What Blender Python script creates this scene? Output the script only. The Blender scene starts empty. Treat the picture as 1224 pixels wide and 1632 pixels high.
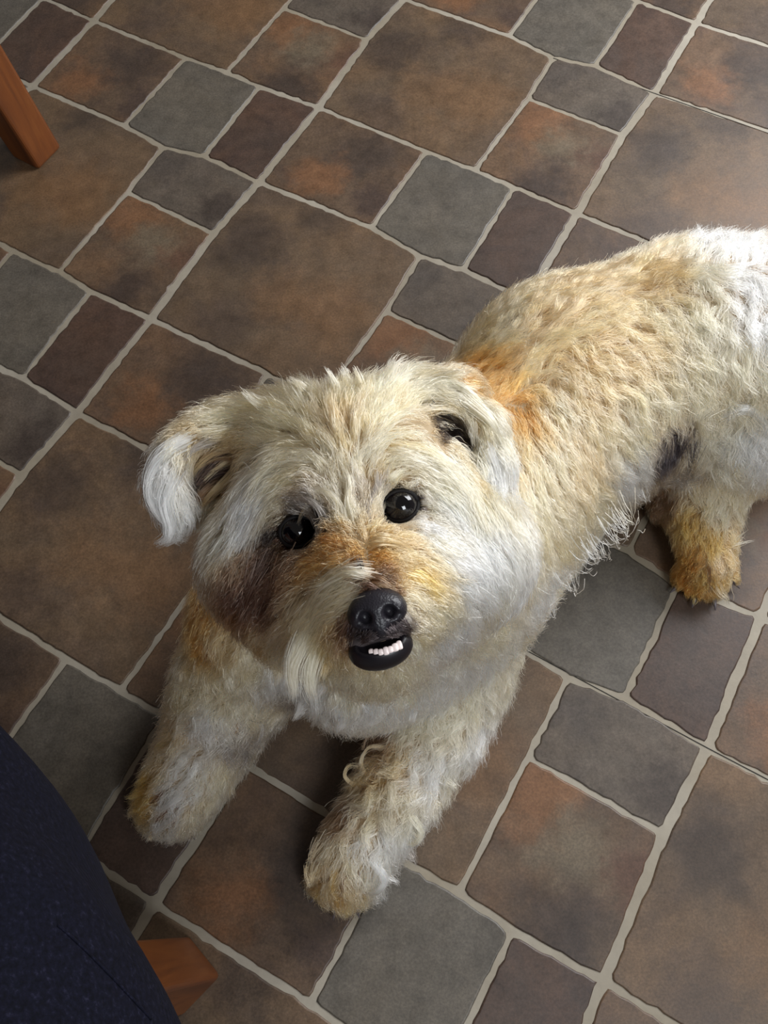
import bpy, bmesh, math, random
import numpy as np
from math import sin, cos, pi, radians
from mathutils import Vector, Matrix
from mathutils.bvhtree import BVHTree
from mathutils.kdtree import KDTree

random.seed(7)
rng = np.random.default_rng(7)
SC = bpy.context.scene
COL = SC.collection
FUR = 1.0            # share of the fur strands that is grown

# ------------------------------------------------------------------ camera
CAM = np.array([0.03080119, -0.33720734, 0.7833547])
RIGHT = np.array([0.99922788, 0.0, -0.03928924])
UP = np.array([0.0155244, 0.91862473, 0.39482603])
FWD = np.array([-0.03609206, 0.39513112, -0.91791544])
FPX = 1456.59
cd = bpy.data.cameras.new('camera'); cam = bpy.data.objects.new('camera', cd); COL.objects.link(cam)
cd.sensor_fit = 'HORIZONTAL'; cd.sensor_width = 36.0; cd.lens = FPX / 1224 * 36.0
cd.clip_start = 0.02
cam.matrix_world = Matrix(((RIGHT[0], UP[0], -FWD[0], CAM[0]), (RIGHT[1], UP[1], -FWD[1], CAM[1]),
                           (RIGHT[2], UP[2], -FWD[2], CAM[2]), (0, 0, 0, 1)))
SC.camera = cam

# ------------------------------------------------------------------ light and exposure
vs = SC.view_settings
vs.view_transform = 'Standard'; vs.look = 'None'; vs.gamma = 1; vs.use_curve_mapping = False
vs.exposure = 0.2
SC.cycles.max_bounces = 10; SC.cycles.diffuse_bounces = 4; SC.cycles.glossy_bounces = 6; SC.cycles.transmission_bounces = 8; SC.cycles.transparent_max_bounces = 12
w = bpy.data.worlds.new('room_light'); SC.world = w; w.use_nodes = True
w.node_tree.nodes['Background'].inputs[0].default_value = (1.0, 0.93, 0.86, 1)
w.node_tree.nodes['Background'].inputs[1].default_value = 0.13

def area(name, loc, target, sx, sy, power, color):
    l = bpy.data.lights.new(name, 'AREA'); l.shape = 'RECTANGLE'; l.size = sx; l.size_y = sy
    l.energy = power; l.color = color
    o = bpy.data.objects.new(name, l); COL.objects.link(o); o.location = loc
    o.rotation_euler = (Vector(target) - Vector(loc)).to_track_quat('-Z', 'Y').to_euler()
    return o
area('window_light', (1.15, 0.80, 1.05), (0.3, 0.15, 0.0), 0.85, 0.95, 31.0, (0.96, 0.975, 1.0))
area('far_window_light', (0.72, -1.12, 1.55), (0.15, 0.0, 0.2), 0.55, 0.65, 14.0, (0.90, 0.95, 1.0))

# ------------------------------------------------------------------ helpers
def ray(px, py):
    return FWD + RIGHT * (px - 612) / FPX - UP * (py - 816) / FPX
def Wp(px, py, h=0.0):            # point on the line of sight of a photo pixel at height h
    d = ray(px, py); return CAM + d * (h - CAM[2]) / d[2]
def Dp(px, py, dep):              # the same at depth dep in front of the lens
    return CAM + ray(px, py) * dep
def proj(P):
    q = P - CAM; z = q @ FWD
    return np.stack([612 + FPX * (q @ RIGHT) / z, 816 - FPX * (q @ UP) / z], -1)

def srgb(c):
    return tuple(((x / 12.92) if x <= 0.04045 else ((x + 0.055) / 1.055) ** 2.4) for x in c)

def mesh_obj(name, verts, faces, mat=None, parent=None, smooth=False):
    me = bpy.data.meshes.new(name)
    me.from_pydata([tuple(map(float, v)) for v in verts], [], faces)
    if smooth: me.polygons.foreach_set('use_smooth', [True] * len(me.polygons))
    me.update()
    o = bpy.data.objects.new(name, me); COL.objects.link(o)
    if mat: me.materials.append(mat)
    if parent: o.parent = parent
    return o
def bm_obj(name, bm, mat=None, parent=None, smooth=True):
    me = bpy.data.meshes.new(name); bm.to_mesh(me); bm.free()
    if smooth: me.polygons.foreach_set('use_smooth', [True] * len(me.polygons))
    o = bpy.data.objects.new(name, me); COL.objects.link(o)
    if mat: me.materials.append(mat)
    if parent: o.parent = parent
    return o
def empty(name, loc=(0, 0, 0)):
    o = bpy.data.objects.new(name, None); COL.objects.link(o); o.location = loc; o.empty_display_size = 0.05
    return o
def keep(o, parent):               # parent without moving (parents are unrotated empties)
    o.parent = parent; o.matrix_parent_inverse = Matrix.Translation(-Vector(parent.location))

class NT:
    def __init__(s, name):
        s.m = bpy.data.materials.new(name); s.m.use_nodes = True; s.n = s.m.node_tree.nodes; s.l = s.m.node_tree.links
        s.b = s.n['Principled BSDF']
    def node(s, t, **kw):
        nd = s.n.new(t)
        for k, v in kw.items(): setattr(nd, k, v)
        return nd
    def link(s, a, b): s.l.new(a, b)
    def noise(s, vec, scale, detail=4, rough=0.55, dist=0.0):
        n = s.node('ShaderNodeTexNoise'); n.inputs['Scale'].default_value = scale; n.inputs['Detail'].default_value = detail
        n.inputs['Roughness'].default_value = rough; n.inputs['Distortion'].default_value = dist
        if vec is not None: s.link(vec, n.inputs['Vector'])
        return n.outputs['Fac']
    def ramp(s, fac, stops, interp='LINEAR'):
        r = s.node('ShaderNodeValToRGB'); r.color_ramp.interpolation = interp
        e = r.color_ramp.elements
        while len(e) < len(stops): e.new(0.5)
        for k, (p, c) in enumerate(stops):
            e[k].position = p; e[k].color = (c, c, c, 1) if isinstance(c, float) else (*c, 1)
        s.link(fac, r.inputs[0]); return r.outputs[0]
    def mix(s, fac, a, b, mode='MIX'):
        x = s.node('ShaderNodeMix', data_type='RGBA', blend_type=mode)
        for inp, v in ((x.inputs[0], fac), (x.inputs[6], a), (x.inputs[7], b)):
            if hasattr(v, 'links'): s.link(v, inp)
            else: inp.default_value = v if not isinstance(v, tuple) else (*v, 1)
        return x.outputs[2]
    def bump(s, h, strength=0.3, dist=0.001):
        b = s.node('ShaderNodeBump'); b.inputs['Strength'].default_value = strength; b.inputs['Distance'].default_value = dist
        s.link(h, b.inputs['Height']); s.link(b.outputs[0], s.b.inputs['Normal'])

def simple(name, col, rough=0.5, spec=0.5, **kw):
    t = NT(name); t.b.inputs['Base Color'].default_value = (*srgb(col), 1); t.b.inputs['Roughness'].default_value = rough
    t.b.inputs['Specular IOR Level'].default_value = spec
    for k, v in kw.items(): t.b.inputs[k].default_value = v
    return t.m

# ------------------------------------------------------------------ materials of floor and furniture
TH = -0.5217283797638844; U = 0.0275
def tile_mat(name, base, dark, warm, warm_amt, dark_amt, spots=()):
    """mottled tile; spots = (a, b, radius, colour, strength) in lattice units from the tile's middle"""
    t = NT(name)
    tc = t.node('ShaderNodeTexCoord'); oi = t.node('ShaderNodeObjectInfo')
    add = t.node('ShaderNodeVectorMath', operation='MULTIPLY_ADD')
    cmb = t.node('ShaderNodeCombineXYZ')
    for i in range(3): t.link(oi.outputs['Random'], cmb.inputs[i])
    t.link(cmb.outputs[0], add.inputs[0]); add.inputs[1].default_value = (37, 71, 13); t.link(tc.outputs['Object'], add.inputs[2])
    v = add.outputs[0]
    n1 = t.noise(v, 8.0, 5, 0.6, 0.6); n2 = t.noise(v, 13.0, 6, 0.65, 1.2); n3 = t.noise(v, 48.0, 10, 0.75); n4 = t.noise(v, 500.0, 3, 0.7)
    c = t.mix(t.ramp(n1, [(0.42, 0.0), (0.70, warm_amt)]), srgb(base), srgb(warm))
    c = t.mix(t.ramp(n2, [(0.48, 0.0), (0.72, dark_amt)]), c, srgb(dark))
    # position wobbled by noise, so the blotches have cloudy outlines
    wob = t.node('ShaderNodeTexNoise'); wob.inputs['Scale'].default_value = 30; wob.inputs['Detail'].default_value = 8; wob.inputs['Roughness'].default_value = 0.68; t.link(v, wob.inputs['Vector'])
    wv = t.node('ShaderNodeVectorMath', operation='MULTIPLY_ADD'); t.link(wob.outputs['Color'], wv.inputs[0]); wv.inputs[1].default_value = (0.085, 0.085, 0.0); t.link(tc.outputs['Object'], wv.inputs[2])
    for a, b_, r, col, st in spots:
        p = (cos(TH) * a * U - sin(TH) * (-b_ * U) + 0.0425, sin(TH) * a * U + cos(TH) * (-b_ * U) + 0.0425, 0)
        ds = t.node('ShaderNodeVectorMath', operation='DISTANCE'); t.link(wv.outputs[0], ds.inputs[0]); ds.inputs[1].default_value = p
        mr = t.node('ShaderNodeMapRange'); mr.interpolation_type = 'SMOOTHSTEP'; t.link(ds.outputs['Value'], mr.inputs[0])
        mr.inputs[1].default_value = r * U * 0.25; mr.inputs[2].default_value = r * U * 1.25; mr.inputs[3].default_value = st; mr.inputs[4].default_value = 0.0
        c = t.mix(mr.outputs[0], c, srgb(col))
    c = t.mix(0.75, c, t.ramp(n3, [(0.3, 0.30), (0.7, 0.66)]), 'OVERLAY')
    c = t.mix(0.60, c, t.ramp(n4, [(0.3, 0.28), (0.7, 0.70)]), 'OVERLAY')
    hs = t.node('ShaderNodeHueSaturation'); hs.inputs['Saturation'].default_value = 1.0; hs.inputs['Value'].default_value = 0.84
    t.link(c, hs.inputs['Color']); t.link(hs.outputs[0], t.b.inputs['Base Color'])
    t.link(t.ramp(n3, [(0.3, 0.40), (0.8, 0.56)]), t.b.inputs['Roughness'])
    t.b.inputs['Specular IOR Level'].default_value = 0.5
    t.bump(n3, 0.25, 0.0012)
    return t.m
DK = (0.24, 0.20, 0.18); OR = (0.54, 0.36, 0.225)
M_SLATE = tile_mat('slate_tile', (0.385, 0.36, 0.325), (0.31, 0.29, 0.265), (0.41, 0.37, 0.315), 0.6, 0.5)
M_GREY = tile_mat('grey_brown_tile', (0.375, 0.335, 0.295), (0.27, 0.24, 0.225), (0.42, 0.35, 0.285), 0.4, 0.5, ((1.6, 0.4, 1.2, DK, 0.7), (-1.6, -0.4, 1.0, (0.30, 0.27, 0.25), 0.6)))
M_DARK = tile_mat('dark_brown_tile', (0.31, 0.25, 0.215), (0.23, 0.185, 0.175), (0.39, 0.275, 0.205), 0.6, 0.6)
M_RUST = tile_mat('rust_mottled_tile', (0.385, 0.31, 0.245), (0.27, 0.22, 0.21), (0.47, 0.35, 0.25), 0.6, 0.6, ((0.7, -0.9, 1.7, DK, 0.7), (-0.7, 1.0, 1.3, OR, 0.55), (2.2, 1.0, 1.0, (0.27, 0.215, 0.195), 0.7)))
M_WARM = tile_mat('orange_edged_tile', (0.385, 0.315, 0.25), (0.29, 0.235, 0.215), (0.50, 0.365, 0.25), 0.7, 0.5, ((-1.2, -1.4, 1.5, (0.53, 0.36, 0.23), 0.6), (0.2, -0.5, 1.3, (0.45, 0.41, 0.34), 0.6), (0.6, 1.7, 1.6, DK, 0.8), (2.1, -0.6, 1.1, (0.36, 0.245, 0.195), 0.6)))
M_BIG = tile_mat('large_brown_tile', (0.395, 0.325, 0.255), (0.31, 0.26, 0.235), (0.49, 0.375, 0.265), 0.6, 0.5, ((-2.5, -0.9, 1.7, DK, 0.7), (-0.4, -3.4, 1.3, DK, 0.55), (2.2, 0.2, 1.9, (0.50, 0.36, 0.23), 0.5), (0.0, 0.6, 1.5, (0.49, 0.355, 0.23), 0.4), (-1.2, 2.8, 1.5, (0.29, 0.235, 0.21), 0.5)))
t = NT('grout')
tc = t.node('ShaderNodeTexCoord'); n1 = t.noise(tc.outputs['Object'], 60, 5, 0.6); n2 = t.noise(tc.outputs['Object'], 6, 3)
c = t.mix(t.ramp(n2, [(0.35, 0.0), (0.65, 1.0)]), srgb((0.62, 0.59, 0.535)), srgb((0.535, 0.495, 0.425)))
c = t.mix(0.3, c, t.ramp(n1, [(0.3, 0.35), (0.7, 0.65)]), 'OVERLAY'); t.link(c, t.b.inputs['Base Color'])
t.b.inputs['Roughness'].default_value = 0.6; t.bump(n1, 0.4, 0.001)
M_GROUT = t.m
M_SEAM = simple('seam_gap', (0.10, 0.09, 0.08), 0.9)

def wood_mat():
    t = NT('orange_brown_wood'); tc = t.node('ShaderNodeTexCoord'); mp = t.node('ShaderNodeMapping')
    mp.inputs['Scale'].default_value = (60, 60, 5); t.link(tc.outputs['Object'], mp.inputs[0])
    n1 = t.noise(mp.outputs[0], 1.0, 6, 0.6, 0.8)
    c = t.ramp(n1, [(0.3, srgb((0.33, 0.17, 0.07))), (0.55, srgb((0.44, 0.24, 0.095))), (0.75, srgb((0.50, 0.295, 0.13)))])
    t.link(c, t.b.inputs['Base Color']); t.b.inputs['Roughness'].default_value = 0.42
    t.bump(n1, 0.15, 0.0005); return t.m
M_WOOD = wood_mat()
def denim_mat():
    t = NT('dark_navy_denim'); tc = t.node('ShaderNodeTexCoord')
    w1 = t.node('ShaderNodeTexWave'); w1.bands_direction = 'DIAGONAL'; w1.inputs['Scale'].default_value = 190; w1.inputs['Distortion'].default_value = 1.5
    w1.inputs['Detail'].default_value = 3; t.link(tc.outputs['Object'], w1.inputs['Vector'])
    n1 = t.noise(tc.outputs['Object'], 650, 4, 0.7); n2 = t.noise(tc.outputs['Object'], 9, 4, 0.6)
    c = t.ramp(n1, [(0.35, srgb((0.02, 0.022, 0.055))), (0.58, srgb((0.05, 0.053, 0.105))), (0.76, srgb((0.135, 0.135, 0.20)))])
    c = t.mix(0.35, c, t.ramp(n2, [(0.3, 0.35), (0.7, 0.62)]), 'OVERLAY')
    t.link(c, t.b.inputs['Base Color']); t.b.inputs['Roughness'].default_value = 0.9
    t.b.inputs['Specular IOR Level'].default_value = 0.12
    t.bump(w1.outputs['Fac'], 0.12, 0.0004); return t.m
M_DENIM = denim_mat()

# ------------------------------------------------------------------ floor: grout bed and every tile a piece of its own
OFF = np.array([0.07749479, -0.50922154])
RZ = np.array([[cos(TH), -sin(TH)], [sin(TH), cos(TH)]])
def lat(a, b):                     # lattice units -> floor metres
    return RZ @ np.array([a * U, -b * U]) - OFF
MA = {0: 0, 5: 5.2492, 7: 7.4952, 9: 9.2526}; MB = {0: 0, 4: 4.5583, 7: 7.5292}
NODES = {(0, 0): (0.02, -0.102), (0, 4): (-0.004, -0.071), (0, 7): (-0.165, -0.003), (0, 12): (-0.023, 0.026), (0, 16): (0.006, 0.079), (0, 19): (-0.187, 0.054), (12, 0): (-0.044, -0.029), (12, -8): (0.068, 0.167), (12, -5): (-0.109, -0.099), (7, -8): (-0.016, 0.253), (7, -5): (0.083, -0.116), (7, 0): (-0.084, -0.118), (5, 0): (-0.039, -0.086), (9, 0): (-0.048, -0.074), (5, 4): (-0.073, -0.22), (9, 4): (0.048, -0.093), (7, 4): (0.032, 0.114), (7, 7): (0.175, -0.03), (9, -8): (0.009, -0.125), (5, -8): (-0.025, -0.07), (12, -12): (0.028, 0.103), (-12, 0): (0.269, 0.112), (-12, 4): (0.3, 0.032), (-7, 0): (0.059, 0.107), (-7, 4): (-0.0, 0.021), (-3, 0): (-0.106, 0.051), (-3, 4): (-0.033, -0.151), (-5, 0): (-0.076, -0.009), (-5, 4): (-0.063, 0.249), (-5, 7): (0.02, -0.088), (-5, 12): (0.006, -0.056), (-3, 12): (-0.071, 0.087), (-3, 16): (0.06, -0.107), (0, -5): (-0.181, -0.011), (5, 12): (-0.028, -0.057), (7, 19): (0.038, 0.027), (5, 24): (0.03, 0.063), (7, 24): (-0.064, 0.037), (9, 24): (-0.138, -0.007), (12, 24): (0.147, -0.059), (12, 28): (-0.003, -0.001), (17, 28): (0.023, -0.09), (19, 24): (-0.021, -0.084), (21, 24): (0.008, 0.04), (24, 24): (0.009, -0.09), (24, 19): (-0.082, 0.043), (19, 19): (0.021, -0.005), (19, 16): (0.035, 0.185), (21, 16): (0.064, -0.079), (24, 16): (0.082, 0.078), (21, 12): (0.051, 0.259), (19, 12): (-0.05, -0.026)}
def node(a, b):
    da, db = NODES.get((a, b), (0, 0))
    return np.array([12 * (a // 12) + MA[a % 12] + da, 12 * (b // 12) + MB[b % 12] + db])
floor_root = empty('floor'); floor_root['kind'] = 'structure'
grout_o = mesh_obj('grout_bed', [(-1.15, -1.05, -0.02), (1.25, -1.05, -0.02), (1.25, 1.35, -0.02), (-1.15, 1.35, -0.02),
                   (-1.15, -1.05, -0.0007), (1.25, -1.05, -0.0007), (1.25, 1.35, -0.0007), (-1.15, 1.35, -0.0007)],
                  [(3, 2, 1, 0), (4, 5, 6, 7), (0, 1, 5, 4), (1, 2, 6, 5), (2, 3, 7, 6), (3, 0, 4, 7)], M_GROUT, floor_root)
# tile kinds in one 12 x 12 module: (a0, b0, a1, b1, material, extra nodes on top / right / bottom / left)
KIND = [((0, 0), (5, 4), M_RUST), ((5, 0), (9, 4), M_SLATE), ((9, 0), (12, 4), M_DARK),
        ((0, 4), (7, 12), M_BIG), ((7, 4), (12, 7), M_GREY), ((7, 7), (12, 12), M_WARM)]
A_ALL = {0: [0, 5, 7, 9, 12], 4: [0, 5, 7, 9, 12], 7: [7, 12], 12: [0, 5, 7, 9, 12]}
def hw_a(a): return 0.125 if a % 12 == 0 else 0.068     # half grout width in lattice units, lines of constant a
def hw_b(b): return 0.085 if b % 12 in (0, 4) else 0.068
def make_tile(i, j, k):
    (a0, b0), (a1, b1), mat = KIND[k]
    A0, B0, A1, B1 = a0 + 12 * i, b0 + 12 * j, a1 + 12 * i, b1 + 12 * j
    top = [node(a + 12 * i, B0) for a in A_ALL[b0] if a0 <= a <= a1 and (a, b0) in NODE_OK]
    bot = [node(a + 12 * i, B1) for a in A_ALL[b1] if a0 <= a <= a1 and (a, b1) in NODE_OK]
    lef = [node(A0, b + 12 * j) for b in (0, 4, 7, 12) if b0 <= b <= b1 and (a0, b) in NODE_OK]
    rig = [node(A1, b + 12 * j) for b in (0, 4, 7, 12) if b0 <= b <= b1 and (a1, b) in NODE_OK]
    ins = {'t': np.array([0, hw_b(b0)]), 'b': np.array([0, -hw_b(b1)]), 'l': np.array([hw_a(a0), 0]), 'r': np.array([-hw_a(a1), 0])}
    st = 12
    def side(pts, key, flip):
        P = []
        for s in range(len(pts) - 1):
            L = np.linalg.norm(pts[s + 1] - pts[s]); m = max(2, int(L / 0.24))
            for q in range(m): P.append(pts[s] * (1 - q / m) + pts[s + 1] * (q / m))
        P.append(pts[-1]); P = np.array(P) + ins[key]
        return P[::-1] if flip else P
    T, R, B, L = side(top, 't', False), side(rig, 'r', False), side(bot, 'b', True), side(lef, 'l', True)
    # corner points pull in from both sides
    T[0] += ins['l']; T[-1] += ins['r']; B[0] += ins['r']; B[-1] += ins['l']
    ring = np.concatenate([T, R[1:-1], B, L[1:-1]])
    c = ring.mean(0)
    n = len(ring); corner = {0, len(T) - 1, len(T) + len(R) - 2, len(T) + len(R) - 2 + len(B) - 1}
    jit = rng.normal(0, 1, (n, 2)) * 0.021
    for q in corner:                 # rounded worn corners
        jit[q] = (c - ring[q]) / np.linalg.norm(c - ring[q]) * rng.uniform(0.03, 0.075)
    ring = ring + jit
    P0 = np.array([lat(*q) for q in ring]); cen = P0.mean(0)
    d = (cen - P0); d /= np.linalg.norm(d, axis=1)[:, None]
    z = 0.0
    V = [(*(p - cen), -0.0022) for p in P0] + [(*(p - cen + 0.0007 * e), -0.0002) for p, e in zip(P0, d)] + [(*(p - cen + 0.0022 * e), 0.0003) for p, e in zip(P0, d)]
    V.append((0, 0, 0.0003))
    F = []
    for r in range(2):
        for q in range(n):
            F.append((r * n + q, (r + 1) * n + q, (r + 1) * n + (q + 1) % n, r * n + (q + 1) % n))
    V.pop(); F.append(tuple(2 * n + q for q in range(n))[::-1])
    o = mesh_obj('tile', V, F, mat, floor_root, True)
    o.data.polygons[len(F) - 1].use_smooth = False
    o.location = (*cen, 0)
NODE_OK = {(0, 0), (5, 0), (7, 0), (9, 0), (12, 0), (0, 4), (5, 4), (7, 4), (9, 4), (12, 4), (0, 7), (7, 7), (12, 7), (0, 12), (5, 12), (7, 12), (9, 12), (12, 12)}
for i in range(-4, 5):
    for j in range(-4, 5):
        for k, ((a0, b0), (a1, b1), _m) in enumerate(KIND):
            x, y = lat((a0 + a1) / 2 + 12 * i, (b0 + b1) / 2 + 12 * j)
            if -1.05 < x < 1.15 and -0.95 < y < 1.25:
                make_tile(i, j, k)
# the fine dark gap where two floor boards meet, running along the middle of some joints
def seam(p, q):
    p, q = lat(*node(*p)), lat(*node(*q)); d = q - p; L = np.linalg.norm(d); d /= L; n = np.array([-d[1], d[0]]) * 0.00035
    V = []
    for z in (-0.0012, -0.0003):
        V += [(*(p - n), z), (*(q - n), z), (*(q + n), z), (*(p + n), z)]
    mesh_obj('board_seam', V, [(3, 2, 1, 0), (4, 5, 6, 7), (0, 1, 5, 4), (1, 2, 6, 5), (2, 3, 7, 6), (3, 0, 4, 7)], M_SEAM, floor_root)
for p, q in (((12, 16), (24, 16)), ((24, 16), (36, 16)), ((7, -8), (12, -8)), ((12, -8), (24, -8))):
    seam(p, q)

# ------------------------------------------------------------------ chairs (only their legs reach the picture)
def box_bm(bm, c, s, rot=None, top=1.0, bevel=0.0):
    r = bmesh.ops.create_cube(bm, size=1.0)
    vs_ = r['verts']
    for v in vs_:
        k = top if v.co.z > 0 else 1.0
        v.co = Vector((v.co.x * s[0] * k, v.co.y * s[1] * k, v.co.z * s[2]))
    if bevel:
        es = list({e for v in vs_ for e in v.link_edges})
        rr = bmesh.ops.bevel(bm, geom=es, offset=bevel, segments=3, affect='EDGES', profile=0.5)
        vs_ = list({v for f in rr['faces'] for v in f.verts} | {v for v in vs_ if v.is_valid})
    for v in vs_:
        if rot is not None: v.co = rot @ v.co
        v.co += Vector(c)
def chair(label, foot, ang, order, leg_w=0.040):
    """foot: floor point of the leg that shows; ang: turn about it; order: signs of the seat relative to that leg"""
    root = empty('dining_chair', (foot[0], foot[1], 0)); root.rotation_euler[2] = ang
    root['label'] = label; root['category'] = 'chair'
    sx, sy = order; W, Dd, H = 0.40, 0.38, 0.375
    for ix in (0, 1):
        for iy in (0, 1):
            bm = bmesh.new(); box_bm(bm, (sx * W * ix, sy * Dd * iy, H / 2), (leg_w, leg_w, H), None, 1.12, 0.004)
            for v in bm.verts:       # legs splay outwards a little towards the floor
                v.co.x += sx * (1 - 2 * ix) * 0.022 * v.co.z / H; v.co.y += sy * (1 - 2 * iy) * 0.022 * v.co.z / H
            bm_obj('leg', bm, M_WOOD, root, False)
    bm = bmesh.new(); box_bm(bm, (sx * W / 2, sy * Dd / 2, H + 0.012), (W + 0.05, Dd + 0.05, 0.024), None, 1, 0.008); bm_obj('seat', bm, M_WOOD, root, False)
    for iy in (0, 1):
        bm = bmesh.new(); box_bm(bm, (sx * W / 2, sy * Dd * iy, H - 0.035), (W - 0.04, 0.02, 0.06), None, 1, 0.003); bm_obj('rail', bm, M_WOOD, root, False)
    for ix in (0, 1):
        bm = bmesh.new(); box_bm(bm, (sx * W * ix, sy * Dd / 2, H - 0.035), (0.02, Dd - 0.04, 0.06), None, 1, 0.003); bm_obj('rail', bm, M_WOOD, root, False)
    for iy in (0, 1):                # backrest on the side away from the shown leg
        bm = bmesh.new(); box_bm(bm, (sx * W, sy * Dd * iy, H + 0.26), (0.034, 0.034, 0.50), None, 0.85, 0.004); bm_obj('back_post', bm, M_WOOD, root, False)
    for z in (0.30, 0.42):
        bm = bmesh.new(); box_bm(bm, (sx * W, sy * Dd / 2, H + z), (0.016, Dd - 0.03, 0.07), None, 1, 0.004); bm_obj('back_slat', bm, M_WOOD, root, False)
    return root
a_, b_ = Wp(57, 270), Wp(94, 232)
ang = math.atan2(b_[1] - a_[1], b_[0] - a_[0])
nrm = np.array([-(b_ - a_)[1], (b_ - a_)[0]]); nrm /= np.linalg.norm(nrm)
ft = (a_ + b_)[:2] / 2 + nrm * 0.015
chair('orange-brown wooden chair, one square leg standing by the upper left edge', ft, ang, (-1, 1))
a_, b_ = Wp(348, 1548), Wp(306, 1496)
ang = math.atan2(b_[1] - a_[1], b_[0] - a_[0])
nrm = np.array([-(b_ - a_)[1], (b_ - a_)[0]]); nrm /= np.linalg.norm(nrm)
ft = (a_ + b_)[:2] / 2 + nrm * 0.020
chair('orange-brown wooden chair whose leg shows beside the dark blue jeans', ft, ang, (1, 1))

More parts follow.
